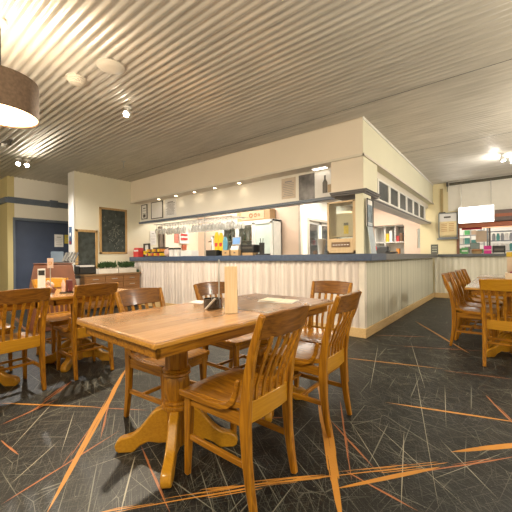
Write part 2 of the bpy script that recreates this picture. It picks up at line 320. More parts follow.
    def build(s, name, m, parent=None, bevel=0, smooth=False, loc=None, rotz=0):
        bmesh.ops.recalc_face_normals(s.bm, faces=s.bm.faces)
        me = bpy.data.meshes.new(name); s.bm.to_mesh(me); s.bm.free(); me.materials.append(m)
        o = bpy.data.objects.new(name, me); C.objects.link(o)
        if parent: o.parent = parent
        if loc: o.location = loc
        if rotz: o.rotation_euler.z = R(rotz)
        if bevel:
            md = o.modifiers.new('bevel', 'BEVEL'); md.width = bevel; md.segments = 2; md.limit_method = 'ANGLE'; md.angle_limit = R(35); smooth = True
        if smooth:
            for p in me.polygons: p.use_smooth = True
            if hasattr(me, 'set_sharp_from_angle'): me.set_sharp_from_angle(angle=R(40))
        return o
def tag(o, label, cat, group=None):
    o['label'] = label; o['category'] = cat
    if group: o['group'] = group
    return o
def thing(name, label, cat, loc=(0, 0, 0), rotz=0, group=None):
    o = bpy.data.objects.new(name, None); C.objects.link(o); o.location = loc; o.rotation_euler.z = R(rotz); o.empty_display_size = .1
    return tag(o, label, cat, group)
def struct(name, mb, m, bevel=0, smooth=False, parent=None):
    o = mb.build(name, m, parent, bevel, smooth)
    if not parent: o['kind'] = 'structure'
    return o
def dup(root, loc, rotz, label, group=None):
    r = root.copy(); C.objects.link(r); r.location = loc; r.rotation_euler.z = R(rotz); r['label'] = label
    if group: r['group'] = group
    for ch in list(root.children):
        c = ch.copy(); C.objects.link(c); c.parent = r
        for g in list(ch.children):
            d = g.copy(); C.objects.link(d); d.parent = c
    return r

# ------------------------------------------------------------------ room shell
CZ = 2.97
XB = [-12, -2.3, -1.45, -.75, -.35, 3.6]; YB = [-3.6, 1.0, 1.7, 2.6, 12.5]
fm = MB(); vv = [[fm.bm.verts.new((x, y, 0)) for y in YB] for x in XB]; cells = []
for i in range(len(XB) - 1):
    for j in range(len(YB) - 1):
        f = fm.bm.faces.new((vv[i][j], vv[i + 1][j], vv[i + 1][j + 1], vv[i][j + 1])); f.material_index = len(cells) + 1; cells.append((XB[i], YB[j], XB[i + 1], YB[j + 1]))
bot = [[fm.bm.verts.new((x, y, -.1)) for y in (YB[0], YB[-1])] for x in (XB[0], XB[-1])]
fm.bm.faces.new((bot[0][0], bot[0][1], bot[1][1], bot[1][0]))
fl = struct('floor', fm, mat('underlay', (.1, .1, .1), .9))
for c_ in cells: fl.data.materials.append(carpet(c_))
bm = MB(); P_ = .076; y = -3.6; pts = []
while y < 12.5:
    pts.append((y, CZ + .012 * math.cos(2 * PI * y / P_))); y += P_ / 8
rows = [[bm.bm.verts.new((x, a, z)) for a, z in pts] for x in (-12, 3.6)]
for i in range(len(pts) - 1): bm.bm.faces.new((rows[0][i], rows[0][i + 1], rows[1][i + 1], rows[1][i]))
ce = struct('ceiling', bm, CORR, smooth=False)
for p in ce.data.polygons: p.use_smooth = True
md = ce.modifiers.new('s', 'SOLIDIFY'); md.thickness = .03; md.offset = 1 if ce.data.polygons[0].normal.z > 0 else -1
for k, yy in enumerate((3.89, 6.2)):
    struct('trim_%d' % (10 + k), MB().b2((-8.7, yy - .0025, CZ - .0145), (3.5, yy + .0025, CZ - .0115)), DARKM)
struct('wall_right', MB().b2((3.5, -3.6, 0), (3.6, 12.5, 3)), WALL)
struct('wall_back', MB().b2((-12, -3.6, 0), (3.5, -3.5, 3)), WALL)
struct('wall_west', MB().b2((-12, -3.5, 0), (-11.9, 2.17, 3)), WALL)
YW = mat('yellow_wall', (.62, .52, .26), .7, noise=.03, scale=2)
struct('wall_corner', MB().b2((-11.9, 2.17, 0), (-8.73, 2.30, 2.985)), YW)
# recess wall with the blue door
rw = MB(); rw.b2((-8.85, 2.30, 0), (-8.73, 2.31, 2.985)); rw.b2((-8.85, 2.31, 2.03), (-8.73, 4.2, 2.985)); rw.b2((-8.85, 3.95, 0), (-8.73, 4.2, 2.03))
struct('wall_recess', rw, WALLP)
struct('door_1', MB().b2((-8.82, 2.31, 0), (-8.77, 3.12, 1.99)), BLUE)
struct('door_2', MB().b2((-8.82, 3.125, 0), (-8.77, 3.95, 1.99)), BLUE)
t = struct('trim_1', MB().b2((-8.83, 2.27, 1.99), (-8.70, 3.97, 2.05)).b2((-8.83, 2.27, 0), (-8.70, 2.31, 1.99)), BLUEB, .004)
t = struct('trim_2', MB().b2((-8.73, 2.17, 2.37), (-8.69, 4.2, 2.49)).b2((-8.72, 2.17, 2.455), (-8.665, 4.2, 2.50)).b2((-11.9, 2.12, 2.37), (-8.69, 2.17, 2.49)).b2((-8.70, 3.0, 2.36), (-8.65, 3.17, 2.53)), BLUEB, .004)
# wall with the chalkboards
struct('wall_left', MB().b2((-7.45, 2.95, 0), (-7.2, 6.4, 2.985)), WALL)
struct('trim_3', MB().b2((-7.46, 2.93, 0), (-7.195, 2.949, 2.98)), WHITE_)
struct('wall_recess_end', MB().b2((-8.73, 4.2, 0), (-7.45, 4.3, 2.985)), WALLP)
# bar back walls
struct('wall_bar', MB().b2((-7.36, 6.4, 0), (-3.7, 6.5, 2.985)), PINK)
bw = MB(); bw.b2((-3.78, 6.5, 0), (-3.7, 6.78, 2.985)); bw.b2((-3.78, 6.78, 1.97), (-3.7, 9.0, 2.985)); bw.b2((-3.78, 9.0, 0), (-3.7, 9.5, 2.985))
struct('wall_bar_side', bw, WALLP)
struct('wall_servery', MB().b2((-3.78, 9.5, 0), (-3.05, 9.6, 2.985)).b2((-3.05, 9.5, 1.97), (-2.2, 9.6, 2.985)).b2((-3.05, 9.5, 0), (-2.2, 9.6, .95)).b2((-2.2, 9.5, 0), (-1.88, 9.6, 2.985)).b2((-1.88, 9.5, 1.82), (-1.80, 9.6, 2.985)).b2((-1.88, 9.5, 0), (-1.80, 9.6, 1.3)), PINK)
YW2 = mat('pale_yellow_wall', (.80, .70, .44), .7, noise=.03, scale=2)
struct('wall_far', MB().b2((-1.80, 9.5, 0), (-.93, 9.6, 2.985)), YW2)
struct('wall_header', MB().b2((-1.14, 9.485, 2.22), (3.5, 9.6, 2.985)).b2((-.93, 9.5, 1.88), (3.5, 9.6, 2.22)), mat('header_white', (.82, .78, .70), .7, noise=.02))
struct('wall_kitchen', MB().b2((-4, 11.6, 0), (3.5, 11.7, 2.985)).b2((-4.1, 9.6, 0), (-4, 11.7, 2.985)), WALLP)
# bulkhead
struct('wall_bulkhead', MB().b2((-7.2, 4.25, 2.45), (-1.49, 4.9, 2.985)), BULK)
struct('wall_bulkhead_side', MB().b2((-2.0, 4.9, 2.45), (-1.487, 9.5, 2.985)).b2((-1.492, 4.252, 2.45), (-1.487, 4.9, 2.985)), BULKR)
t = MB(); t.b2((-7.2, 4.225, 2.44), (-1.465, 4.25, 2.475)); t.b2((-1.487, 4.225, 2.44), (-1.462, 9.5, 2.475)); struct('trim_4', t, SOFFIT, .003)
t = MB(); t.b2((-1.487, 4.235, 2.93), (-1.47, 9.5, 2.965)); struct('trim_5', t, WHITE_)
struct('wall_fascia', MB().b2((-7.2, 4.5, 1.98), (-1.95, 4.62, 2.45)), WALLP)
struct('wall_corner_block', MB().b2((-1.95, 4.25, 1.98), (-1.49, 4.84, 2.45)), BULK)
struct('wall_corner_block_side', MB().b2((-1.4905, 4.251, 1.985), (-1.4865, 4.84, 2.449)), BULKR)
t = MB(); t.b2((-7.2, 4.455, 1.955), (-1.95, 4.5, 2.0)); t.b2((-7.2, 4.5, 1.93), (-1.95, 4.9, 1.98))
struct('trim_6', MB().b2((-7.2, 4.455, 1.955), (-1.95, 4.5, 2.0)), BLUEB, .003)
struct('trim_7', MB().b2((-7.2, 4.5, 1.955), (-1.95, 4.62, 1.98)), WHITE_)
t = MB()
for a, z0, z1 in ((.02, 1.945, 1.965), (.045, 1.965, 1.985), (.06, 1.985, 1.995)): t.b2((-1.95, 4.25 - a, z0), (-1.487 + a, 4.84, z1))
struct('trim_8', t, GREYR, .002)
# clerestory in the side
t = MB(); ed = [4.86, 5.25, 5.83, 5.95, 6.46, 6.61, 7.09, 7.21, 7.68, 7.82, 8.30, 8.47, 8.93, 9.05]
struct('wall_clerestory', MB().b2((-1.75, 4.84, 2.34), (-1.60, 9.5, 2.45)).b2((-1.75, 4.84, 2.0), (-1.6, 5.22, 2.34)), SOFFIT)
t.b2((-1.615, 5.2, 2.31), (-1.585, 9.05, 2.34)); t.b2((-1.615, 5.2, 1.985), (-1.585, 9.05, 2.0))
for a, b_ in ((5.2, 5.26), (5.80, 5.92), (6.43, 6.55), (7.04, 7.15), (7.64, 7.76), (8.27, 8.38), (8.9, 9.05)): t.b2((-1.615, a, 2.0), (-1.585, b_, 2.315))
struct('trim_9', t, WHITE_, .003)
DG = mat('dark_window_glass', (.05, .055, .055), .4, noise=.35, scale=6)
gaps = [(5.26, 5.80), (5.92, 6.43), (6.55, 7.04), (7.15, 7.64), (7.76, 8.27), (8.38, 8.9)]
for k, (a, b_) in enumerate(gaps):
    struct('window_%d' % (k + 1), MB().b2((-1.612, a, 2.0), (-1.60, b_, 2.31)), DG)
struct('trim_13', MB().b2((-1.78, 4.84, 1.955), (-1.53, 9.5, 1.985)).b2((-1.78, 4.84, 1.93), (-1.56, 9.5, 1.955)), WHITE_, .003)
struct('trim_14', MB().b2((-1.56, 4.84, 1.935), (-1.545, 9.5, 1.955)), GREYR)
# bar ceiling inside
struct('ceiling_bar', MB().b2((-7.2, 4.9, 2.6), (-2.0, 9.5, 2.65)), WHITE_)
# corner post
struct('wall_post', MB().b2((-1.6, 4.25, 1.13), (-1.49, 4.56, 1.945)), BULKR)
# bar front: wave cladding
def wave(p0, p1, z0, z1, nrm, pitch=.085, amp=.006):
    m_ = MB(); p0 = Vector(p0); p1 = Vector(p1); L = (p1 - p0).length; d = (p1 - p0) / L; nrm = Vector(nrm); k = int(L / pitch * 8); a = []; b_ = []
    for i in range(k + 1):
        s_ = L * i / k; q = p0 + d * s_ + nrm * amp * max(-.6, min(.6, math.cos(2 * PI * s_ / pitch)))
        a.append(m_.bm.verts.new((q.x, q.y, z0))); b_.append(m_.bm.verts.new((q.x, q.y, z1)))
    for i in range(k): m_.bm.faces.new((a[i], a[i + 1], b_[i + 1], b_[i]))
    e = [m_.bm.verts.new(v) for v in ((p0 - nrm * .03).to_tuple()[:2] + (z0,), (p0 - nrm * .03).to_tuple()[:2] + (z1,), (p1 - nrm * .03).to_tuple()[:2] + (z0,), (p1 - nrm * .03).to_tuple()[:2] + (z1,))]
    m_.bm.faces.new((e[0], e[2], e[3], e[1])); m_.bm.faces.new((a[0], b_[0], e[1], e[0])); m_.bm.faces.new((a[-1], e[2], e[3], b_[-1]))
    return m_
cb = thing('bar_counter', 'long L-shaped bar counter clad in ribbed pale panels under a slate blue top', 'bar counter', (-1.49, 4.25, 0))
def rel(o, p=cb): o.parent = p; o.matrix_parent_inverse = Matrix.Translation(-Vector(p.location)); return o
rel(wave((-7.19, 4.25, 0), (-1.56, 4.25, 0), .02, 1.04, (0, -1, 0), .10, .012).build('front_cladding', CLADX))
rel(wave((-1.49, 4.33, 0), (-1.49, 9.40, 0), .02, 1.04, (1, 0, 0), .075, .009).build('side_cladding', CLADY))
rel(MB().b2((-1.56, 4.243, 0), (-1.482, 4.33, 1.04)).build('corner_board', mat('corner_board_paint', (.74, .68, .60), .5), bevel=.004))
rel(MB().b2((-7.19, 4.19, 1.035), (-1.37, 4.85, 1.13)).build('front_top', SLATE, bevel=.004))
rel(MB().b2((-2.05, 4.85, 1.035), (-1.37, 9.34, 1.13)).build('side_top', mat('grey_counter', (.16, .16, .16), .35, noise=.15, scale=20), bevel=.004))
rel(MB().b2((-7.19, 4.225, .0), (-1.475, 4.245, .125)).build('kickboard', PINE, bevel=.003)); rel(MB().b2((-1.483, 4.225, .0), (-1.462, 9.40, .125)).build('kickboard', PINE, bevel=.003))
rel(MB().b2((-7.19, 4.28, .02), (-1.62, 4.30, 1.03)).b2((-1.62, 4.28, .02), (-1.60, 9.38, 1.03)).build('carcass', SOFFIT))
fc = thing('servery_counter', 'far ribbed counter with dark grey top across the bright kitchen opening', 'counter', (-.5, 9.45, 0))
for o in (wave((-1.45, 9.44, 0), (3.4, 9.44, 0), .02, 1.06, (0, -1, 0), .11, .008).build('front_cladding', CLADF), MB().b2((-1.37, 9.35, 1.06), (3.4, 9.95, 1.125)).build('counter_top', mat('dark_grey_top', (.10, .11, .12), .4), bevel=.004),
          MB().b2((-1.46, 9.405, 0), (3.4, 9.43, .125)).build('kickboard', PINE, bevel=.003)): rel(o, fc)

# ------------------------------------------------------------------ chairs
def make_chair(label, cross=True, loc=(0, 0, 0), rotz=0, group=None):
    t = thing('dining_chair', label, 'chair', loc, rotz, group)
    for s_ in (-1, 1):
        x = s_ * .165
        MB().bar([(x, -.222, 0), (x, -.203, .1), (x, -.187, .22), (x, -.180, .36), (x, -.184, .46), (x * 1.01, -.202, .58), (x * 1.05, -.234, .70), (x * 1.09, -.268, .79), (x * 1.12, -.296, .862)],
                 [.030, .032, .034, .036, .036, .034, .032, .029, .026], [.030, .036, .042, .050, .050, .042, .036, .031, .028]).build('rear_leg', OAKZ, t, .006)
        MB().bar([(s_ * .172, .205, 0), (s_ * .168, .198, .2), (s_ * .165, .192, .412)], [.026, .034, .04], [.028, .036, .042]).build('front_leg', OAKZ, t, .006)
        MB().bar([(s_ * .165, -.17, .19), (s_ * .167, .195, .195)], .018, .028).build('side_stretcher', OAK, t, .003)
        MB().bar([(s_ * .165, -.17, .385), (s_ * .165, .18, .385)], .02, .058).build('side_rail', OAK, t, .003)
        MB().bar([(s_ * .201, .222, .425), (s_ * .199, .12, .424), (s_ * .196, .02, .422), (s_ * .193, -.05, .425), (s_ * .190, -.095, .438), (s_ * .188, -.125, .462), (s_ * .187, -.142, .50), (s_ * .187, -.152, .54), (s_ * .187, -.158, .565)],
                 .018, [.03, .03, .03, .03, .028, .026, .023, .02, .016]).build('seat_runner', OAK, t, .004)
    if cross:
        MB().bar([(-.165, -.03, .20), (.165, -.03, .20)], .022, .02, (0, 0, 1)).build('cross_stretcher', OAKX, t, .003)
        MB().bar([(-.165, .16, .205), (.165, .16, .205)], .022, .02, (0, 0, 1)).build('cross_stretcher', OAKX, t, .003)
    MB().bar([(-.15, .195, .385), (.15, .195, .385)], .05, .02, (0, 0, 1)).build('front_rail', OAKX, t, .003)
    MB().bar([(-.150, -.183, .415), (-.07, -.190, .415), (.07, -.190, .415), (.150, -.183, .415)], .095, .02, (0, 0, 1))  .build('back_rail', GOLD, t, .003)
    def seat(u, v):
        u = .5 + .5 * (1 if u > .5 else -1) * abs(2 * u - 1) ** .75
        a = abs(2 * u - 1); hw = .184 + .014 * v
        x = (2 * u - 1) * hw; y = -.165 + .40 * v - .018 * a * a * max(0, v - .7) / .3
        z = .445 - .014 * (1 - a * a) * math.sin(PI * min(1, v * 1.15)) - .012 * max(0, v - .8) / .2
        ear = max(0, (.32 - v) / .32); e_ = max(0, (a - .80) / .20) ** .6; z += .02 * ear ** 1.5 * e_ + .006 * ear
        return Vector((x, y, z))
    MB().grid(seat, 18, 16, .028).build('seat', OAK, t, .004, True)
    crest = MB(); rings = []
    for i in range(13):
        u = i / 12 * 2 - 1; x = u * .183; y0 = -.292 - .028 * (1 - u * u); zt = .862 + .010 * (1 - u * u); zb = .755
        q = [(x, y0 + .012, zb), (x, y0 + .034, zb), (x, y0 + .005, zt), (x, y0 - .017, zt)]
        rings.append([crest.bm.verts.new(p) for p in q])
    for i in range(12):
        for k in range(4): crest.bm.faces.new((rings[i][k], rings[i][(k + 1) % 4], rings[i + 1][(k + 1) % 4], rings[i + 1][k]))
    crest.bm.faces.new(rings[0][::-1]); crest.bm.faces.new(rings[-1]); crest.build('crest_rail', DARKOAK, t, .004)
    for k in range(5):
        x = (k - 2) * .056; c_ = -.028 * (1 - (x / .2) ** 2)
        MB().bar([(x * .92, -.190, .455), (x * .95, -.200, .53), (x, -.232 + c_ * .3, .63), (x * 1.05, -.262 + c_ * .7, .71), (x * 1.08, -.276 + c_, .765)], [.021, .022, .024, .025, .025], .010).build('back_slat', OAKZ, t, .003)
    return t
G1 = 'slat-back chairs around the nearest table'; G2 = 'slat-back chairs at the left-hand tables'; G3 = 'slat-back chairs along the right-hand tables'
chA = make_chair('slat-back oak chair in the foreground, nearest of all, without cross stretchers', False, (-1.075, 1.225, 0), 89.5, G1)
chB = make_chair('slat-back oak chair right behind the foreground chair on the same table side', True, (-1.075, 1.96, 0), 91, G1)
spec = [((-1.87, 1.355, 0), -87, 'oak chair on the far-left side of the nearest table, beside its pedestal', G1),
        ((-1.86, 2.05, 0), -93, 'dark oak chair behind the condiment pot on the nearest table', G1),
        ((-1.262, 2.45, 0), 180, 'oak chair at the far end of the nearest table, facing the camera', G1),
        ((-3.27, .825, 0), 93, 'oak chair at the left edge of the photo, its back to the camera', G2),
        ((-3.28, 1.43, 0), 88, 'oak chair with its back turned, second from the left edge', G2),
        ((-4.05, .80, 0), -90, 'oak chair with lit-toned crest across the left-hand table, cut by the left edge', G2),
        ((-4.02, 1.50, 0), -88, 'oak chair with lit-toned crest across the left-hand table, behind the number stand', G2),
        ((-.30, 4.64, 0), -92, 'nearest chair in the side row at the right-hand tables', G3),
        ((-.28, 5.06, 0), -90, 'second nearest chair in the side row at the right-hand tables', G3),
        ((-.26, 5.62, 0), -88, 'third nearest chair in the side row at the right-hand tables', G3),
        ((-.24, 6.16, 0), -90, 'farthest chair in the side row at the right-hand tables', G3),
        ((.005, 4.06, 0), -2, 'oak chair with lit-toned crest at the right edge of the photo, its back to the camera', G3)]
for i, (loc, rz, lb, g_) in enumerate(spec):
    c_ = dup(chB, loc, rz, lb, g_)
    if i in (5, 6, 11):      # light falling on these crests is painted in as a golden tone
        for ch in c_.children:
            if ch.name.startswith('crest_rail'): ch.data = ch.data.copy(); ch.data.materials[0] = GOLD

# ------------------------------------------------------------------ pedestal tables
def make_table(label, loc, topmat, group, hx=.40, hy=.39):
    t = thing('pedestal_table', label, 'table', loc, 0, group)
    MB().b2((-hx, -hy, .735), (hx, hy, .76)).build('tabletop', topmat, t, .006)
    MB().b2((-hx - .003, -hy - .0005, .7265), (hx + .003, hy + .0005, .751)).build('edge_banding', EDGE, t, .005)
    MB().b2((-hx + .035, -hy + .035, .672), (hx - .035, -hy + .055, .727)).b2((-hx + .035, hy - .055, .672), (hx - .035, hy - .035, .727)).b2((-hx + .035, -hy + .035, .672), (-hx + .055, hy - .035, .727)).b2((hx - .055, -hy + .035, .672), (hx - .035, hy - .035, .727)).build('apron', OAK, t, .003)
    col = MB(); col.lathe([(.066, .47), (.068, .69)], 8, phase=PI / 8); col.lathe([(.11, .69), (.11, .727)], 8, phase=PI / 8); col.build('upper_column', OAKZ, t, .003)
    MB().lathe([(.066, .425), (.076, .43), (.080, .437), (.076, .445), (.066, .449), (.078, .453), (.082, .460), (.076, .468), (.066, .472)], 24).build('turned_ring', OAKZ, t, smooth=True)
    MB().lathe([(.058, .24), (.084, .244), (.088, .256), (.084, .268), (.07, .272), (.076, .278), (.074, .288), (.06, .29)], 24) .build('turned_ring', OAKZ, t, smooth=True)
    MB().lathe([(.060, .28), (.071, .31), (.076, .36), (.074, .40), (.062, .43)], 10).build('vase_column', OAKZ, t, smooth=True)
    MB().lathe([(.05, .03), (.06, .05), (.06, .25)], 8, phase=PI / 8).build('hub', OAKZ, t)
    prof = [(.04, .045), (.10, .045), (.16, .055), (.205, .035), (.235, .008), (.25, 0), (.325, 0), (.343, .012), (.348, .04), (.335, .068), (.31, .082), (.28, .088), (.25, .098), (.215, .125), (.18, .165), (.15, .205), (.12, .232), (.085, .246), (.04, .25)]
    for k in range(4):
        a = PI / 4 + k * PI / 2
        M = Matrix.Rotation(a, 4, 'Z') @ Matrix.Rotation(PI / 2, 4, 'X')
        MB().prism(prof, .052, M).build('foot', GOLD, t, .008)
    return t
tabN = make_table('nearest square oak pedestal table, its front corner towards the camera', (-1.501, 1.163, 0), TOP, 'square pedestal tables')
tabN.rotation_euler.z = R(-2.5)
def tdup(loc, lb, m=None, rz=0):
    r = dup(tabN, loc, rz, lb)
    if m:
        for ch in r.children:
            if ch.name.startswith('tabletop'): ch.data = ch.data.copy(); ch.data.materials[0] = m
    return r
tdup((-1.467, 1.945, 0), 'darker worn square table pushed against the far side of the nearest table', TOPDARK, -2.5)
tdup((-3.60, .66, 0), 'square oak table at the left edge between two rows of chairs')
tdup((-3.60, 1.50, 0), 'square oak table holding the number stand and napkin dispenser')
PALET = wood('pale_table_top', (.55, .46, .36), (.70, .60, .48), 1, .2, .5, 3, .1)
tdup((.06, 4.45, 0), 'nearest of the square tables at the right edge beside four chairs', PALET)
tdup((.06, 5.25, 0), 'square table at the right edge under the box of menus', PALET)
tdup((.06, 6.35, 0), 'farthest square table at the right, close to the servery', PALET)

# ------------------------------------------------------------------ ceiling fittings
def drum(loc, label, r=.25, h=.28):
    t = thing('fill_light', label, 'lamp', loc, 0)
    sh = MB(); sh.lathe([(r, 0), (r, h), (r - .006, h), (r - .006, 0), (r, 0)], 48); sh.build('drum_shade', DRUM, t, smooth=True)
    MB().lathe([(r - .008, .012), (r - .008, .018), (0, .018)], 40).lathe([(r - .008, .012), (0, .012)], 40).build('diffuser', DIFF, t, smooth=True)
    MB().tube([(0, 0, .02), (0, 0, CZ - loc[2])], .006).build('suspension_cord', BLACK, t)
    MB().lathe([(.05, CZ - loc[2] - .03), (.055, CZ - loc[2] - .008)], 16).build('ceiling_rose', WHITE_, t)
    return t
DRUM = mat('brown_felt_shade', (.13, .085, .055), .9, noise=.2, scale=40)
drum((-3.10, .735, 2.225), 'brown drum pendant lamp with glowing diffuser in the top left corner')
def disc(name, label, cat, x, y, prof, m, extra=None):
    t = thing(name, label, cat, (x, y, CZ - .006), 0)
    for nm, pr, mm in prof: MB().lathe(pr, 28).build(nm, mm, t, smooth=True)
    return t
OFFW = mat('off_white_plastic', (.72, .66, .56), .5)
disc('smoke_detector', 'round ribbed smoke detector on the corrugated ceiling', 'smoke detector', -3.47, 1.45, [('mounting_base', [(.095, 0), (.095, -.012)], OFFW), ('ribbed_head', [(.085, -.012), (.088, -.025), (.072, -.03), (.076, -.042), (.058, -.047), (.06, -.058), (.04, -.066), (0, -.068)], OFFW)], OFFW)
disc('ceiling_speaker', 'plain round off-white ceiling disc right of the smoke detector', 'speaker', -2.99, 1.57, [('rim', [(.125, 0), (.128, -.01), (.118, -.016)], OFFW), ('cover', [(.118, -.012), (.10, -.024), (.05, -.03), (0, -.032)], OFFW)], OFFW)
def spot(label, loc, d, m=WHITE_):
    t = thing('spotlight', label, 'spotlight', loc, 0, None)
    d = Vector(d).normalized(); M = d.to_track_quat('-Z', 'Y').to_matrix().to_4x4()
    MB().lathe([(.045, -.005), (.045, -.02), (.012, -.024)], 14).build('canopy', m, t); MB().tube([(0, 0, -.02), (0, 0, -.07)], .008).build('stem', m, t)
    MB().lathe([(.02, .05), (.032, .03), (.036, -.04), (.038, -.05)], 16, M=Matrix.Translation((0, 0, -.085)) @ M).build('lamp_head', m, t, smooth=True)
    MB().lathe([(.033, -.051), (0, -.052)], 16, M=Matrix.Translation((0, 0, -.085)) @ M).build('bulb', BULB, t)
    return t
spot('bright starburst spotlight alone on the ceiling left of centre', (-3.64, 2.12, CZ - .006), (.3, -.5, -.35))
spot('bright spotlight near the ceiling above the blue doors, left of its twin', (-7.05, 1.93, CZ - .006), (.6, -.3, -.5))
spot('bright spotlight near the ceiling above the blue doors, right of its twin', (-7.02, 2.06, CZ - .006), (.6, -.3, -.5))
spot('white track spotlight near the right edge of the ceiling', (-.02, 7.45, CZ - .006), (.2, -.2, -.9))
spot('white track spotlight at the very right edge of the ceiling', (.12, 7.75, CZ - .006), (.2, .2, -.9))
def sprinkler(label, x, y):
    t = thing('sprinkler_head', label, 'sprinkler', (x, y, CZ - .006))
    MB().tube([(0, 0, 0), (0, 0, -.11)], .009).build('drop_pipe', STEEL, t); MB().lathe([(.04, 0), (.03, -.012)], 12).build('flange', STEEL, t)
    MB().lathe([(.012, -.11), (.022, -.12), (.022, -.124)], 10).build('deflector', STEEL, t)
sprinkler('small sprinkler dropping from the ceiling above the chalkboards', -5.75, 3.25)
t = thing('track_light_bar', 'short dark ceiling track with small heads at the far left', 'track light', (-6.2, 1.5, CZ - .006))
MB().box((0, 0, -.03), (.5, .035, .03), (0, 0, 10)).build('track', DARKM, t)
for dx in (-.18, 0, .18): MB().lathe([(.025, -.04), (.03, -.09)], 10, (dx, dx * .17, 0)).build('lamp_head', WHITE_ if dx == 0 else DARKM, t)
t = MB(); t.tube([(-1.10, 9.42, 2.90), (3.4, 9.42, 2.90)], .035); rail = thing('ceiling_pipe', 'long dark pipe running along the top of the far wall', 'pipe', (-1.1, 9.42, 2.9)); rel(t.build('pipe', mat('olive_pipe', (.10, .09, .06), .5)), rail)
rel(MB().b2((-1.17, 9.40, 2.86), (-1.13, 9.48, 2.955)).b2((-1.155, 9.43, 2.72), (-1.145, 9.45, 2.86)).build('bracket', DARKM), rail)
for k, x in enumerate((-6.23, -5.61, -5.01, -4.42, -3.79)):
    t = thing('downlight', ['leftmost small downlight in the bulkhead soffit', 'second small downlight from the left in the bulkhead soffit', 'middle small downlight in the bulkhead soffit', 'fourth small downlight from the left in the bulkhead soffit', 'rightmost of the round downlights in the bulkhead soffit'][k], 'downlight', (x, 4.37, 2.45), 0, 'round soffit downlights')
    MB().lathe([(.042, 0), (.042, -.006), (.03, -.008)], 16).build('trim_ring', WHITE_, t); MB().lathe([(.029, -.009), (0, -.009)], 16).build('lens', DOWNL, t)
t = thing('strip_light', 'short glowing strip light in the soffit beside the corner block', 'light', (-2.2, 4.40, 2.45)); MB().b2((-.12, -.05, -.02), (.12, .05, 0)).build('housing', WHITE_, t); MB().b2((-.11, -.04, -.026), (.11, .04, -.02)).build('tube_cover', DOWNL, t)

# ------------------------------------------------------------------ things on the walls
def rect_on_wall(name, label, cat, loc, rotz, w, h, layers, d=.02):
    """a framed or plain sheet: local x along the wall, local -y facing the room, loc = centre"""
    t = thing(name, label, cat, loc, rotz)
    for nm, x0, z0, x1, z1, y, m_ in layers: MB().b2((x0, y, z0), (x1, 0, z1)).build(nm, m_, t)
    return t
def frame_mb(w, h, f, d): return MB().b2((-w / 2, -d, -h / 2), (w / 2, 0, -h / 2 + f)).b2((-w / 2, -d, h / 2 - f), (w / 2, 0, h / 2)).b2((-w / 2, -d, -h / 2), (-w / 2 + f, 0, h / 2)).b2((w / 2 - f, -d, -h / 2), (w / 2, 0, h / 2))
def lines(w, h, n_, m_, t, y=-.012, name='printed_lines', head=True, seed=1):
    rnd = random.Random(seed); mb = MB()
    for k in range(n_):
        z = h / 2 - h * (.14 + .76 * (k + .5) / n_); ww = w * (.55 + .3 * rnd.random()); tt = h * .012
        if head and k == 0: tt = h * .03; ww = w * .5
        mb.b2((-ww / 2, y - .001, z - tt), (ww / 2, y + .002, z + tt))
    return mb.build(name, m_, t)
def board(label, loc, rotz, w, h, f=.05):
    t = thing('chalkboard', label, 'chalkboard', loc, rotz); frame_mb(w, h, f, .03).build('frame', FRAMEW, t, .003); MB().b2((-w / 2 + f, -.015, -h / 2 + f), (w / 2 - f, 0, h / 2 - f)).build('board', CHALK, t)
    mb = MB(); rnd = random.Random(4)
    if w > .55:
        for k in range(60):
            x = rnd.gauss(0, w * .17); z = rnd.gauss(-h * .05, h * .2)
            if abs(x) < w * .38 and abs(z) < h * .38: mb.box((x, -.016, z), (.004, .003, .02 + .04 * rnd.random()), (0, rnd.random() * 180, 0))
        mb.build('chalk_marks', mat('chalk', (.35, .36, .30), .9), t)
    return t
board('large oak-framed green chalkboard covered in chalk scribbles', (-7.2, 3.80, 1.735), 90, .66, 1.06, .045)
board('small narrow oak-framed blank chalkboard low on the wall', (-7.2, 3.19, 1.26), 90, .47, .94, .05)
t = thing('letter_tray', 'black letter tray holding papers below the small chalkboard', 'tray', (-7.05, 3.09, .775), 0)
MB().b2((-.12, -.17, 0), (.12, -.16, .17)).b2((-.12, .16, 0), (.12, .17, .17)).b2((-.12, -.17, 0), (-.11, .17, .2)).b2((-.12, -.17, 0), (.12, .17, .01)).b2((.11, -.17, 0), (.12, .17, .15)).build('tray', BLACK, t)
MB().b2((-.10, -.15, .012), (.10, .15, .185)).build('papers', PAPER, t)
def pinned(label, loc, rotz, w, h, m_=PAPER, ln=5, name='notice', lm=None, seed=1):
    t = thing(name, label, 'notice', loc, rotz); MB().b2((-w / 2, -.008, -h / 2), (w / 2, 0, h / 2)).build('sheet', m_, t)
    if ln: lines(w, h, ln, lm or mat('grey_ink', (.30, .29, .29), .7), t, -.009, seed=seed)
    return t
pinned('white paper notice taped on the blue door', (-8.77, 3.02 + .2, 1.555), 90, .20, .31)
pinned('yellow paper notice beside the white one on the blue door', (-8.77, 3.41, 1.60), 90, .12, .22, mat('yellow_paper', (.62, .50, .08), .7), 3)
t = pinned('narrow blue and maroon poster on the white wall end', (-7.35, 2.93, 1.60), 0, .13, .38, mat('blue_poster', (.05, .10, .20), .6, noise=.6, scale=14), 0)
MB().blob((0, -.008, .02), .035, 1, .2, 1.3).build('pale_blot', PAPER, t); MB().b2((-.045, -.010, -.18), (.045, -.007, -.12)).build('maroon_band', mat('maroon', (.25, .03, .06), .6), t)
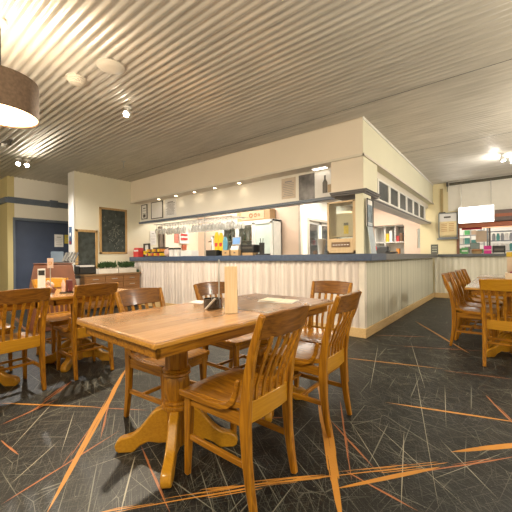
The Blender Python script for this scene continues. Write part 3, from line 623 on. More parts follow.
# recess pictures
t = thing('framed_notice', 'small framed notice at the left end of the bulkhead recess', 'picture', (-7.0, 4.5, 2.24)); frame_mb(.24, .36, .018, .02).build('frame', DARKM, t); MB().b2((-.105, -.012, -.165), (.105, 0, .165)).build('sheet', PAPER, t)
lines(.2, .33, 4, BLACK, t, -.013, seed=3); MB().b2((-.05, -.015, -.14), (.05, -.011, -.06)).build('picture_panel', DARKM, t)
t = thing('framed_notice', 'blank white framed board second from the left in the recess', 'picture', (-6.48, 4.5, 2.235)); frame_mb(.46, .40, .016, .02).build('frame', DARKM, t); MB().b2((-.215, -.012, -.185), (.215, 0, .185)).build('sheet', PAPER, t)
pinned('white price list sheet in the recess beside the blank board', (-5.97, 4.5, 2.235), 0, .40, .40, PAPER, 12, seed=8)
pinned('faded printed list in the recess left of the bottle photo', (-2.82, 4.5, 2.235), 0, .27, .34, mat('beige_paper', (.62, .52, .42), .7), 9, seed=5)
t = thing('poster', 'dark photo poster of a glass and bottle by the corner block', 'poster', (-2.32, 4.5, 2.21)); MB().b2((-.30, -.01, -.20), (-.02, 0, .20)).build('dark_photo', mat('dark_photo', (.14, .13, .13), .4, noise=.8, scale=5), t); MB().b2((-.015, -.01, -.20), (.30, 0, .20)).build('white_photo', PAPER, t)
MB().lathe([(.04, -.14), (.04, .02), (.015, .07), (.015, .13)], 12, (.16, -.012, 0), M=Matrix.Diagonal((1, .15, 1, 1))).build('bottle_picture', DARKM, t); MB().lathe([(.045, -.14), (.045, -.02)], 12, (.25, -.012, 0), M=Matrix.Diagonal((1, .15, 1, 1))).build('glass_picture', mat('tan_print', (.5, .38, .25), .6), t)
# menu on corner post
t = thing('menu_card', 'blue and white menu card leaning against the corner post above the counter', 'menu', (-1.455, 4.38, 1.136), 90)
MB().box((0, -.03, .20), (.2, .008, .42), (-8, 0, 0)).build('lower_card', mat('pale_blue_card', (.45, .52, .58), .5), t); MB().b2((-.10, .0, .36), (.14, .012, .74)).build('upper_sheet', PAPER, t); MB().b2((-.07, -.004, .42), (.11, 0, .66)).build('sheet_photo', mat('blue_photo', (.16, .22, .27), .4, noise=.7, scale=9), t)
frame_mb(.25, .38, .012, .012).build('black_edge', BLACK, t, loc=(.02, 0, .55))
# ------------------------------------------------------------------ display case on the counter corner
t = thing('display_case', 'pale wooden display case with glass front on the counter corner', 'display case', (-1.835, 4.45, 1.131))
MB().b2((-.215, -.13, 0), (.215, .13, .02)).b2((-.215, -.13, .73), (.215, .13, .755)).b2((-.215, -.13, 0), (-.185, .13, .75)).b2((.17, -.13, 0), (.215, .13, .75)).b2((-.215, -.13, 0), (.215, -.12, .05)).b2((-.185, -.131, .05), (.17, -.121, .22)).build('cabinet_frame', PALEW, t, .003)
MB().b2((-.185, -.12, .22), (.17, -.115, .73)).build('glass_front', PANE, t)
MB().b2((-.18, -.06, .25), (.165, .11, .26)).build('shelf', PALEW, t); MB().b2((-.185, .115, .02), (.17, .12, .73)).build('glass_back', PANE, t)
t = thing('donation_box', 'pale card box with a yellow label inside the display case', 'box', (-1.82, 4.47, 1.392)); MB().b2((-.14, -.045, 0), (.135, .06, .33)).build('box', mat('cream_card', (.66, .55, .40), .6), t, .003); MB().b2((-.02, -.049, .03), (.05, -.045, .15)).build('yellow_label', YEL, t); MB().b2((-.02, -.049, .15), (.05, -.045, .19)).build('brown_slot', DARKM, t)
t = thing('name_plate', 'strip of small pale plates on the lower front of the display case', 'plate', (-1.84, 4.316, 1.25)); MB().b2((-.14, -.01, -.02), (.13, .0, .05)).build('strip', mat('brown_strip', (.2, .12, .07), .5), t)
for k in range(6): MB().b2((-.12 + k * .042, -.013, .005), (-.09 + k * .042, -.01, .016)).build('plate', PAPER, t)

# ------------------------------------------------------------------ things on the long counter
CT = 1.131
def cyl_thing(name, label, cat, loc, parts, group=None, seg=14):
    t = thing(name, label, cat, loc, 0, group)
    for nm, pr, m_ in parts: MB().lathe(pr, seg).build(nm, m_, t, smooth=True)
    return t
t = thing('candy_box', 'red gable-topped box at the left end of the counter', 'box', (-7.08, 4.38, CT)); MB().prism([(-.115, 0), (.115, 0), (.115, .14), (.07, .22), (-.07, .22), (-.115, .14)], .16, Matrix.Rotation(PI / 2, 4, 'X')).build('box', mat('box_red', (.62, .05, .05), .5), t); MB().b2((-.10, -.083, .13), (.10, -.08, .17)).build('label_band', PAPER, t)
t = thing('counter_display', 'dark framed counter display with a yellow strip beside the red box', 'display', (-6.835, 4.46, CT)); frame_mb(.24, .32, .03, .04).build('frame', DARKM, t, loc=(0, 0, .16)); MB().b2((-.09, -.01, .19), (.09, 0, .29)).build('picture', PAPER, t); MB().b2((-.10, -.05, .06), (.10, 0, .14)).build('yellow_strip', YEL, t)
t = thing('snack_rack', 'wide low counter rack of red and yellow snack packets', 'snack rack', (-6.40, 4.42, CT)); MB().b2((-.30, -.12, 0), (.30, .12, .02)).b2((-.30, .10, 0), (.30, .12, .22)).b2((-.30, -.12, .10), (.30, .12, .11)).build('rack', DARKM, t)
for r_ in range(2):
    for k in range(8):
        tag(MB().b2((-6.40 - .28 + k * .072, 4.33, CT + .022 + r_ * .09), (-6.40 - .22 + k * .072, 4.50, CT + .085 + r_ * .09)).build('snack_packet', [RED, YEL, mat('orange_print', (.65, .25, .04), .5), mat('brown_print', (.20, .10, .05), .5)][(k + r_ + k // 3) % 4]), 'small %s snack packet in the %s row of the counter snack rack' % (['red', 'yellow', 'orange', 'brown'][(k + r_ + k // 3) % 4], ['lower', 'upper'][r_]), 'snack', '%s snack packets, %s row' % (['red', 'yellow', 'orange', 'brown'][(k + r_ + k // 3) % 4], ['lower', 'upper'][r_]))
t = thing('pink_pouch', 'crumpled pale pink pouch between snack rack and cups', 'pouch', (-5.98, 4.40, CT)); MB().blob((0, 0, .09), .09, 1, .7, 1, 2).blob((.05, .02, .15), .05).build('pouch', mat('pale_pink', (.72, .50, .45), .6), t)
for k, x in enumerate((-5.80, -5.62)):
    cyl_thing('canister', ['white canister with black lid, left of the pair on the counter', 'white canister with black lid, right of the pair on the counter'][k], 'canister', (x, 4.40, CT), [('body', [(.065, 0), (.075, .15)], PAPER), ('lid', [(.085, .15), (.085, .18), (.05, .19)], BLACK)])
t = thing('white_box', 'low white plastic tub on the counter by the menu dispenser', 'tub', (-5.28, 4.45, CT)); MB().b2((-.18, -.1, 0), (.18, .1, .12)).build('tub', PAPER, t, .01)
t = cyl_thing('drinks_tap', 'tall steel beer tap column on the counter', 'tap', (-4.56, 4.45, CT), [('column', [(.05, 0), (.045, .08), (.04, .38), (.03, .40)], STEEL)]); MB().tube([(0, -.03, .3), (0, -.12, .27)], .012).build('spout', STEEL, t)
for k, (x, h, c, lb) in enumerate([(-4.43, .46, YEL, 'tall yellow and red drinks sign on the counter'), (-4.31, .44, YEL, 'second tall yellow drinks sign beside a blue bottle'), (-4.20, .36, mat('sky_blue', (.12, .35, .50), .4), 'light blue bottle-shaped drinks sign on the counter')]):
    t = thing('tap_badge', lb, 'drinks sign', (x, 4.42, CT)); MB().prism([(-.05, .1), (.05, .1), (.055, h - .08), (.02, h), (-.02, h), (-.055, h - .08)], .03, Matrix.Rotation(PI / 2, 4, 'X')).build('badge', c, t, .004); MB().b2((-.035, -.04, 0), (.035, .04, .1)).build('foot', BLACK, t)
    if k < 2: MB().b2((-.035, -.018, .18), (.035, -.014, .25)).build('red_print', RED, t)
t = thing('napkin_holder', 'black box holding drink straws in front of the taps', 'holder', (-4.42, 4.30, CT)); MB().b2((-.14, -.05, 0), (.14, .05, .11)).build('box', BLACK, t, .004)
t = thing('wooden_caddy', 'brown wooden caddy right of the drinks signs', 'caddy', (-4.13, 4.57, CT)); MB().b2((-.10, -.06, 0), (.10, .06, .12)).b2((-.10, .04, 0), (.10, .06, .2)).build('caddy', mat('brown_caddy', (.20, .10, .05), .5), t, .004)
t = thing('cash_register', 'small grey terminal with blue screen on the counter', 'terminal', (-3.90, 4.42, CT)); MB().box((0, -.01, .27), (.20, .02, .15), (-8, 0, 0)).build('monitor', mat('grey_case', (.45, .45, .45), .5), t, .004); MB().box((0, -.022, .272), (.175, .006, .12), (-8, 0, 0)).build('screen', mat('blue_screen', (.10, .20, .38), .3, emit=(.12, .25, .45), es=.5), t); MB().b2((-.03, 0, .02), (.03, .05, .22)).build('stand', STEEL, t); MB().b2((-.12, -.09, 0), (.12, .09, .02)).build('base', mat('grey_case', (.4, .4, .4)), t); MB().box((0, -.07, .13), (.18, .02, .10), (-20, 0, 0)).build('keypad', PAPER, t)
BOXW = mat('card_box', (.50, .33, .17), .6)
for k, x in enumerate((-4.02, -3.80)):
    t = thing('wooden_box', ['tan box below the blue terminal screen, left one', 'tan box below the blue terminal screen, right one'][k], 'box', (x, 4.27, CT)); MB().b2((-.09, -.04, 0), (.09, .04, .10)).build('box', BOXW, t, .004); MB().b2((-.02, -.043, .04), (.02, -.04, .06)).build('pull', DARKM, t)
t = thing('printer', 'black receipt printer right of the terminal', 'printer', (-3.58, 4.42, CT)); MB().b2((-.15, -.09, .05), (.13, .09, .19)).build('body', BLACK, t, .012); MB().b2((-.13, -.095, .12), (.11, -.09, .15)).build('slot', DARKM, t); MB().b2((-.13, -.08, 0), (.11, .08, .05)).build('drawer', mat('tan_drawer', (.42, .28, .15), .5), t)
t = cyl_thing('pen_pot', 'black pen pot standing behind the printer', 'pot', (-3.39, 4.50, CT), [('pot', [(.045, 0), (.05, .22)], BLACK)]); [MB().tube([(dx, 0, .1), (dx * 2, 0, .30)], .006).build('pen', BLACK, t) for dx in (-.015, .015)]
t = thing('card_reader', 'low black card reader on the counter near the glass-door fridge', 'card reader', (-3.25, 4.35, CT)); MB().b2((-.12, -.05, 0), (.12, .05, .025)).build('reader', BLACK, t, .004)
cyl_thing('paper_cup_stack', 'grey tapered stack of cups on the counter left of the display case', 'cups', (-2.23, 4.5, CT), [('cups', [(.035, 0), (.045, .1), (.07, .22)], mat('grey_cup', (.38, .36, .33), .5)), ('rim', [(.073, .22), (.073, .235), (.06, .237)], mat('grey_cup', (.38, .36, .33)))])
# right side of the counter
t = thing('office_chair', 'black padded office chair behind the side counter', 'chair', (-2.37, 7.98, 0)); MB().box((0, 0, 1.12), (.34, .07, .42), (-8, 0, 0)).build('backrest', BLACK, t, .03); MB().b2((-.22, -.45, .62), (.22, -.02, .70)).build('seat', BLACK, t, .02); MB().tube([(0, -.22, .05), (0, -.22, .62)], .03).build('gas_post', DARKM, t)
for k in range(5): MB().bar([(0, -.22, .08), (.28 * math.cos(k * 1.257), -.22 + .28 * math.sin(k * 1.257), .02)], .04, .03, (0, 0, 1)).build('foot_arm', DARKM, t)
t = thing('red_bag', 'bright red bag on the side counter behind the corner post', 'bag', (-1.93, 5.9, CT + .008)); MB().blob((0, 0, .09), .10, 1, .8, .95).build('bag', mat('bright_red', (.75, .05, .04), .5), t); MB().tube([(-.05, 0, .15), (0, 0, .23), (.05, 0, .15)], .008).build('handle', mat('bright_red', (.75, .05, .04)), t)
t = thing('phone_stand', 'black desk phone lying on the side counter', 'phone', (-1.85, 6.9, CT)); MB().box((0, 0, .03), (.22, .18, .04), (0, 0, 0)).build('phone', BLACK, t, .008); MB().box((-.07, 0, .065), (.05, .2, .03)).build('handset', BLACK, t, .01)
t = thing('eftpos_sign', 'dark small sign with pale lines where the two counters meet', 'sign', (-1.40, 9.1, CT), 10); MB().box((0, 0, .12), (.16, .02, .24), (-8, 0, 0)).build('panel', mat('dark_sign', (.10, .10, .08), .5), t); [MB().box((0, -.02, .06 + k * .06), (.11, .006, .025), (-8, 0, 0)).build('pale_line', mat('sage_line', (.35, .36, .28), .6), t) for k in range(3)]; MB().b2((-.07, -.03, 0), (.07, .04, .012)).build('foot', DARKM, t)

# ------------------------------------------------------------------ wine glasses under the bulkhead
t = thing('glass_rack', 'overhead rail rack for wine glasses beneath the bulkhead', 'glass rack', (-5.55, 4.84, 1.95))
for k, yy in enumerate((-.18, -.10, 0, .08, .18, .26)): MB().b2((-1.32, yy - .006, -.035), (1.32, yy + .006, -.025)).build('rail', STEEL, t)
for x in (-1.25, 0, 1.25): MB().b2((x - .01, -.2, -.025), (x + .01, .28, -.02)).b2((x - .005, -.005, -.02), (x + .005, .005, 0)).build('hanger', STEEL, t)
GR = ['front', 'middle', 'back']
gl = thing('wine_glass', 'clear wine glass hanging upside down in the front row of the overhead rack', 'wine glass', (-6.8, 4.70, 1.915), 0, 'wine glasses hanging in the overhead rack')
MB().lathe([(.03, 0), (.03, -.003), (.004, -.01)], 12).build('foot', WINEG, gl, smooth=True); MB().lathe([(.004, -.005), (.004, -.09)], 8).build('stem', WINEG, gl, smooth=True); MB().lathe([(.004, -.085), (.026, -.10), (.040, -.13), (.042, -.16), (.034, -.22), (.033, -.22), (.040, -.16), (.038, -.13), (.024, -.104), (.0, -.094)], 14).build('bowl', WINEG, gl, smooth=True)
for r_ in range(3):
    for k in range(25):
        if r_ == 0 and k == 0: continue
        if random.random() < .12: continue
        dup(gl, (-6.8 + k * .105, 4.70 + r_ * .17, 1.915), 0, gl['label'].replace('front', GR[r_]))

# ------------------------------------------------------------------ bar interior
t = thing('display_fridge', 'glass-door drinks fridge with three white-framed doors behind the bar', 'fridge', (-5.02, 6.36, 0))
MB().b2((-.80, -.32, .05), (.84, -.02, .12)).b2((-.80, -.05, .05), (.84, -.02, 1.97)).b2((-.80, -.35, 1.93), (.84, -.02, 1.98)).b2((-.80, -.35, .05), (-.77, -.02, 1.97)).b2((.81, -.35, .05), (.84, -.02, 1.97)).build('cabinet', mat('fridge_grey', (.55, .54, .50), .4), t)
for k, (a, b_) in enumerate(((-.77, -.26), (-.25, .27), (.28, .81))):
    d_ = frame_mb(b_ - a, 1.8, .05, .04).build('door', WHITE_, t, .004, loc=((a + b_) / 2, -.35, 1.03)); MB().b2((-(b_ - a) / 2 + .05, -.02, -.85), ((b_ - a) / 2 - .05, -.015, .85)).build('pane', PANE if k < 2 else mat('frosted_pane', (.70, .82, .78), .2, noise=.05), d_); MB().b2((-(b_ - a) / 2 + .01, -.06, -.2), (-(b_ - a) / 2 + .03, -.04, .2)).build('handle', STEEL, d_)
    for z in (1.15, 1.5): MB().b2((a + .04, -.30, z), (b_ - .04, -.05, z + .015)).build('shelf', WHITE_, t)
BC = [mat('green_glass', (.04, .14, .05), .2), mat('amber_glass', (.30, .12, .02), .2), RED, PAPER, mat('leafy', (.18, .32, .06), .5)]
for z in (1.166, 1.516):
    for k in range(10):
        x = -5.73 + k * .105
        if -5.32 < x < -5.25: continue
        o = MB().lathe([(.03, 0), (.03, .15), (.012, .20), (.012, .25)], 10).build('bottle', BC[(k * 3 + int(z * 7)) % 5], None, smooth=True, loc=(x, 6.2, z)); tag(o, 'small drink bottle on the %s shelf inside the drinks fridge' % ('lower' if z < 1.4 else 'upper'), 'bottle', 'fridge bottles, %s shelf' % ('lower' if z < 1.4 else 'upper'))
t = thing('wooden_sign', 'tan wooden sign box with brown round marks above the fridge', 'sign', (-4.89, 6.25, 1.985)); MB().b2((-.52, -.12, 0), (.52, .12, .27)).build('box', mat('tan_sign_box', (.30, .19, .09), .6), t, .004); MB().b2((-.36, -.13, .04), (.36, -.12, .24)).build('panel', mat('tan_panel', (.36, .26, .16), .6), t)
for x, r_ in ((-.05, .06), (.09, .05), (.2, .035)): MB().lathe([(r_, 0), (r_, .006), (r_ * .5, .006), (r_ * .5, 0), (r_, 0)], 16, (x, -.13, .14), M=Matrix.Rotation(PI / 2, 4, 'X')).build('round_mark', mat('brown_mark', (.2, .09, .03), .5), t)
struct('door_3', MB().b2((-3.76, 6.78, 0), (-3.72, 9.0, .10)).b2((-3.76, 6.78, 1.90), (-3.72, 9.0, 1.97)).b2((-3.76, 6.78, 0), (-3.72, 6.86, 1.97)).b2((-3.76, 7.38, 0), (-3.72, 7.52, 1.97)).b2((-3.76, 8.10, 0), (-3.72, 8.25, 1.97)).b2((-3.76, 8.9, 0), (-3.72, 9.0, 1.97)), WHITE_, .003)
struct('window_7', MB().b2((-3.745, 6.84, .1), (-3.735, 8.92, 1.9)), PANE)
struct('trim_15', MB().b2((-3.70, 6.72, 1.97), (-3.66, 9.05, 2.03)).b2((-3.70, 6.72, 0), (-3.67, 6.78, 1.97)), mat('taupe_trim', (.45, .40, .34), .5))
struct('wall_cool_room', MB().b2((-5.6, 6.6, 0), (-5.5, 9.4, 2.6)), WHITE_)
light('cool_room_lamp', 'AREA', (-4.6, 7.9, 2.55), 90, COOL, .9)
struct('ceiling_store', MB().b2((-5.6, 6.5, 2.6), (-3.78, 9.5, 2.65)), WHITE_)
for z in (.9, 1.3, 1.6):
    t = thing('storage_shelf', 'white store room shelf seen through the white double doors, at %s' % {.9: 'counter height', 1.3: 'middle height', 1.6: 'the top'}[z], 'shelf', (-5.2, 8.0, z)); MB().b2((-.28, -1.3, -.02), (.2, 1.3, 0)).build('board', WHITE_, t); MB().b2((.19, -1.3, -.04), (.2, 1.3, 0)).build('lip', STEEL, t)
    for k in range(12): tag(MB().lathe([(.05, 0), (.05, .16), (.02, .2), (.02, .25)], 10).build('store_bottle', BC[(k * 2 + int(z * 10)) % 5], None, smooth=True, loc=(-5.2, 6.9 + k * .2, z)), 'bottle on a store room shelf behind the double doors', 'bottle', 'store room bottles')
# left inner wall
struct('trim_16', MB().b2((-7.2, 5.02, 1.0), (-7.12, 5.10, 1.93)).b2((-7.2, 5.16, 1.0), (-7.14, 5.20, 1.85)), mat('dark_jamb', (.17, .13, .10), .5))
t = MB(); t.b2((-7.2, 5.10, 1.75), (-7.17, 5.16, 1.85)); struct('trim_17', t, DARKM)
pinned('white printed notice behind the counter at the left', (-7.19, 4.85, 1.62), 90, .17, .36, PAPER, 7, seed=11)
pinned('small coral notice on the wall behind the counter', (-7.19, 5.60, 1.65), 90, .14, .26, mat('coral_paper', (.66, .22, .16), .6), 3, seed=12)
t = thing('leaflet_dispenser', 'white wall dispenser with red leaflets behind the bar', 'dispenser', (-7.19, 5.84, 1.50), 90); MB().b2((-.16, -.05, 0), (.16, 0, .32)).build('backing', PAPER, t); MB().b2((-.13, -.07, .10), (.10, -.05, .16)).b2((-.13, -.07, .22), (.10, -.05, .27)).build('red_leaflets', RED, t); MB().b2((-.06, -.07, -.18), (.06, 0, -.03)).build('red_tag', mat('brick_red', (.45, .12, .06), .5), t)
struct('trim_18', MB().b2((-6.9, 6.375, 0), (-6.86, 6.4, 2.5)), mat('taupe_trim', (.45, .40, .34), .5))
struct('trim_19', MB().b2((-3.735, 6.37, 0), (-3.69, 6.41, 2.6)), mat('taupe_trim', (.45, .40, .34), .5))
# servery shelves seen through the side opening
t = thing('pass_shelf', 'white open shelving with packets in the bright servery behind the bar', 'shelf', (-2.62, 9.75, .95)); MB().b2((-.43, -.12, .0), (.42, .35, .03)).b2((-.43, -.12, .52), (.42, .35, .55)).b2((-.43, -.12, .99), (.42, .35, 1.02)).b2((-.43, -.12, 0), (-.40, .35, 1.0)).b2((-.15, -.12, 0), (-.12, .35, 1.0)).b2((.13, -.12, .5), (.16, .35, 1.0)).b2((.39, -.12, 0), (.42, .35, 1.0)).b2((-.43, .34, 0), (.42, .35, 1.0)).build('carcass', WHITE_, t, .003)
cols = [RED, YEL, mat('orange_print', (.65, .25, .04)), PAPER, YEL, PAPER, RED, mat('brown_print', (.2, .1, .05))]
for k in range(8):
    x = [-2.73, -2.64, -2.45, -2.36][k % 4]; z = .981 if k < 4 else 1.501
    o = MB().b2((x, 9.66, z), (x + .075, 9.8, z + .16 + .08 * (k % 3))).build('packet', cols[k]); tag(o, ['red', 'yellow', 'orange', 'white', 'yellow', 'white', 'red', 'brown'][k] + ' packet on the %s servery shelf, number %s from the left' % ('lower' if k < 4 else 'upper', ['one', 'two', 'three', 'four'][k % 4]), 'packet')
struct('window_8', MB().b2((-1.87, 9.54, 1.30), (-1.81, 9.55, 1.82)), PANE)

# ------------------------------------------------------------------ far servery
t = thing('light_box', 'glowing white menu light box hanging over the far counter', 'light box', (-.55, 9.40, 2.08)); MB().b2((-.36, -.04, -.20), (.36, .06, .20)).build('housing', PAPER, t, .004); MB().b2((-.35, -.045, -.19), (.35, -.04, .19)).build('panel', BOXL, t); [MB().tube([(x, 0, .2), (x, 0, .80)], .006).build('suspension_rod', STEEL, t) for x in (-.3, .3)]
t = thing('menu_board', 'framed menu board with orange panel on the far wall', 'menu board', (-1.14, 9.44, 1.86)); frame_mb(.42, .64, .02, .04).build('frame', mat('steel_grey', (.22, .24, .25), .5), t); MB().b2((-.19, -.02, .10), (.19, 0, .30)).build('white_panel', PAPER, t); MB().b2((-.19, -.02, -.26), (.19, 0, .10)).build('orange_panel', mat('pale_orange', (.88, .72, .42), .6), t)
MB().b2((-.09, -.024, .19), (.06, -.02, .23)).build('heading_marks', DARKM, t)
for k in range(5): MB().b2((-.15, -.024, .03 - k * .045), (-.02, -.02, .045 - k * .045)).b2((.02, -.024, .03 - k * .045), (.13, -.02, .045 - k * .045)).build('menu_lines', mat('rust_ink', (.60, .34, .14), .6), t)
MB().b2((-.24, -.03, -.36), (.22, .04, -.32)).build('lower_ledge', mat('steel_grey', (.22, .24, .25)), t)
t = thing('wall_strap', 'tan vertical timber strap above the menu board', 'strap', (-1.28, 9.49, 2.2)); MB().b2((-.03, -.03, 0), (.03, 0, .62)).build('strap', mat('tan_strap', (.40, .30, .14), .6), t); MB().b2((-.06, -.05, -.02), (.08, 0, .01)).build('bracket', DARKM, t)
struct('trim_20', MB().b2((-.96, 9.46, 1.06), (-.90, 9.52, 1.88)).b2((-.93, 9.47, 1.86), (3.4, 9.5, 1.91)), mat('dark_bronze', (.20, .09, .05), .4))
t = thing('heat_lamp_shelf', 'copper coloured gantry with warm heat lamps over the servery', 'gantry', (0.3, 9.75, 1.72)); MB().b2((-1.2, -.30, .05), (2.0, -.26, .165)).b2((-1.2, -.26, .12), (2.0, .15, .14)).build('hood', mat('copper', (.26, .085, .045), .35, .5), t, .004); MB().b2((-1.1, -.08, .05), (1.9, .08, .06)).build('warm_tube', glow('warm_tube_glow', (1, .45, .2), .6), t); [MB().b2((x, .08, -.59), (x + .04, .14, .06)).build('upright', DARKM, t) for x in (-.62, .62)]
t = thing('dark_hood', 'dark extraction hood with a copper band right of the light box', 'hood', (.75, 9.42, 2.03)); MB().b2((-.93, -.06, -.14), (1.6, .06, .12)).build('hood', mat('dark_hood', (.12, .08, .07), .4), t, .004); MB().b2((-.93, -.07, -.04), (1.6, -.06, .03)).build('copper_band', mat('copper', (.45, .16, .08)), t)
def rack(label, x0, x1, y, zs, frame):
    t = thing('kitchen_rack', label, 'rack', ((x0 + x1) / 2, y, .9)); w = (x1 - x0) / 2
    for z in zs: MB().b2((-w, -.15, z - .9 - .015), (w, .2, z - .9)).build('shelf', frame, t)
    for x in (-w, w - .03, -.015): MB().b2((x, -.15, 0), (x + .03, -.12, 1.0)).build('post', frame, t)
    return t
rack('white kitchen rack of boxes behind the far counter', -1.05, -.42, 10.6, (1.15, 1.40, 1.65), mat('rack_grey', (.42, .42, .42), .5))
rack('dark steel kitchen rack of glassware behind the far counter', -.38, .8, 10.6, (1.2, 1.47, 1.72), mat('rack_steel', (.18, .20, .22), .4))
cc = [PAPER, mat('teal_print', (.10, .35, .33), .5), mat('grey_print', (.3, .32, .34), .5), PAPER, mat('green_print', (.10, .40, .14), .5), mat('tan_print2', (.5, .36, .25), .5)]
cn = ['white', 'teal', 'grey', 'white', 'green', 'tan']
rnd = random.Random(5)
for z in (1.151, 1.401, 1.651):
    for k in range(4):
        i = rnd.randrange(6); x = -1.03 + k * .15; o = MB().b2((x, 10.5, z), (x + .12, 10.7, z + .1 + .1 * rnd.random())).build('carton', cc[i]); tag(o, '%s carton on the %s shelf of the white kitchen rack' % (cn[i], {1.151: 'bottom', 1.401: 'middle', 1.651: 'top'}[z]), 'carton', '%s cartons, shelf %s' % (cn[i], {1.151: 'bottom', 1.401: 'middle', 1.651: 'top'}[z]))
for z in (1.201, 1.471):
    for k in range(11):
        i = rnd.randrange(4); o = MB().lathe([(.035, 0), (.04, .08 + .08 * rnd.random()), (.02, .19)], 10).build('jar', cc[i], None, smooth=True, loc=(-.32 + k * .09, 10.55, z)); tag(o, '%s jar on the %s shelf of the dark kitchen rack' % (cn[i], 'lower' if z < 1.3 else 'upper'), 'jar', '%s jars, %s shelf' % (cn[i], 'lower' if z < 1.3 else 'upper'))
t = thing('hanging_notice', 'tan square notice hanging in the servery opening', 'notice', (-.46, 9.62, 1.55)); MB().b2((-.11, -.01, -.13), (.11, .01, .14)).build('panel', mat('tan_notice', (.52, .40, .30), .6), t); MB().tube([(0, 0, .14), (0, 0, .24)], .004).build('hook', DARKM, t)
t = thing('red_banner', 'narrow red banner strip under the light box', 'banner', (-.66, 9.60, 1.76)); MB().b2((-.20, -.008, -.03), (.22, .008, .03)).build('banner', mat('crimson', (.55, .03, .06), .5), t); MB().b2((-.2, -.01, .03), (.22, .01, .045)).build('batten', DARKM, t)
FC = 1.126
t = thing('green_tin', 'green and white tin standing on the far counter', 'tin', (-.80, 9.62, FC)); MB().b2((-.07, -.06, 0), (.07, .06, .16)).build('tin', mat('tin_green', (.12, .42, .14), .4), t, .005); MB().b2((-.06, -.063, .06), (.06, -.06, .09)).build('band', PAPER, t)
t = thing('bread_basket', 'basket of brown bread rolls on the far counter', 'basket', (-.55, 9.62, FC)); MB().lathe([(.09, 0), (.12, .06), (.11, .06), (.08, .01)], 16).build('basket', mat('straw', (.50, .34, .16), .7), t); [MB().blob((dx, dy, .085), .05, 1.2, .9, .7).build('bread_roll', mat('bread', (.36, .18, .07), .6), t, smooth=True) for dx, dy in ((-.05, 0), (.05, .02), (0, -.04))]
t = thing('serving_monitor', 'small grey-green monitor behind the bread basket', 'monitor', (-.60, 9.8, FC)); MB().b2((-.10, -.01, .12), (.10, .02, .28)).build('screen_case', DARKM, t, .004); MB().b2((-.09, -.013, .13), (.09, -.01, .27)).build('screen', mat('screen_teal', (.20, .28, .28), .3), t); MB().b2((-.03, 0, 0), (.03, .03, .12)).build('stand', DARKM, t)
t = thing('pink_box', 'bright magenta box on the far counter', 'box', (-.33, 9.62, FC)); MB().b2((-.075, -.06, 0), (.075, .06, .19)).build('box', mat('magenta', (.62, .02, .25), .5), t, .004); MB().b2((-.075, -.064, .08), (.075, -.06, .10)).build('pale_band', mat('pale_pink', (.72, .5, .45)), t)
t = thing('coffee_machine', 'low black coffee machine right of the magenta box', 'coffee machine', (-.12, 9.65, FC)); MB().b2((-.12, -.08, 0), (.13, .1, .19)).build('body', BLACK, t, .01); MB().b2((-.08, -.11, .07), (.10, -.08, .12)).build('group_head', DARKM, t); MB().b2((-.1, -.12, 0), (.11, -.08, .02)).build('drip_tray', STEEL, t)
# stack of menus on the right table
t = thing('menu_box', 'cream wooden box with a yellow top edge on the right-hand table', 'box', (.17, 5.30, .762)); MB().b2((-.17, -.12, 0), (.2, .12, .10)).build('lower_box', mat('cream_box', (.62, .50, .36), .5), t, .004); MB().b2((-.15, .02, .10), (.2, .12, .36)).build('backing', mat('cream_box', (.62, .5, .36)), t, .004); MB().b2((-.155, -.0, .31), (.2, .12, .37)).build('yellow_band', mat('mustard', (.60, .42, .03), .5), t); MB().b2((-.12, -.1, .10), (.2, .0, .115)).build('maroon_tray', mat('maroon', (.25, .03, .06)), t)
for k in range(3): tag(MB().b2((.07 + k * .02, 5.20, .879 + k * .024), (.36, 5.29, .90 + k * .024)).build('menu_book', mat('crimson', (.55, .03, .06))), ['lowest', 'middle', 'topmost'][k] + ' red menu book stacked in the cream box', 'menu')

# ------------------------------------------------------------------ sideboard and the things about it
t = thing('sideboard', 'long low brown sideboard with drawers against the chalkboard wall', 'sideboard', (-6.97, 3.58, 0))
MB().b2((-.22, -.62, .06), (.20, .62, .735)).build('carcass', SIDEW, t); MB().b2((-.225, -.64, .735), (.235, .64, .77)).build('top', wood('sideboard_top', (.22, .12, .05), (.34, .2, .09), 1, .35), t, .005); MB().b2((-.2, -.6, 0), (.17, .6, .06)).build('plinth', BLACK, t)
for j in range(3):
    for k, (z0, z1) in enumerate(((.60, .72), (.46, .585), (.08, .445))):
        d_ = MB().b2((0, -.195, z0 - .6), (.018, .195, z1 - .6)).build('drawer' if k < 2 else 'door', SIDEW, t, .003, loc=(.2, -.41 + j * .41, .6)); MB().b2((.018, -.06, (z0 + z1) / 2 - .606), (.034, .06, (z0 + z1) / 2 - .594)).build('handle', STEEL, d_)
def trough(label, y, g_):
    t = thing('planter', label, 'planter', (-6.87, y, .771), 0, None)
    MB().b2((-.07, -.215, 0), (.07, .215, .11)).build('trough', mat('planter_white', (.74, .70, .64), .5), t, .006); MB().b2((-.06, -.205, .105), (.06, .205, .114)).build('soil', mat('soil', (.05, .03, .02), .9), t)
    mb = MB(); rn = random.Random(int(y * 100))
    for k in range(260):
        a = rn.random() * 2 * PI; mb.leaf((rn.uniform(-.05, .05), rn.uniform(-.17, .17), .11 + rn.random() * .06), (math.cos(a), math.sin(a), .5), rn.uniform(.02, .09), rn.uniform(.05, .09), .018)
    mb.build('foliage', GREEN, t)
trough('white trough of green plants on the sideboard, left one below the large chalkboard', 3.48, 0)
trough('white trough of green plants on the sideboard, right one nearest the bar', 3.925, 0)
t = thing('cloth_bundle', 'dark green bundle of cloth on the right end of the sideboard', 'cloth', (-6.83, 4.175, .771)); t.location.y = 4.19
mb = MB(); mb.blob((.0, -.0, .03), .05, 1.1, .6, .8); mb.build('bundle', mat('dark_green_cloth', (.04, .08, .05), .8), t, smooth=True)
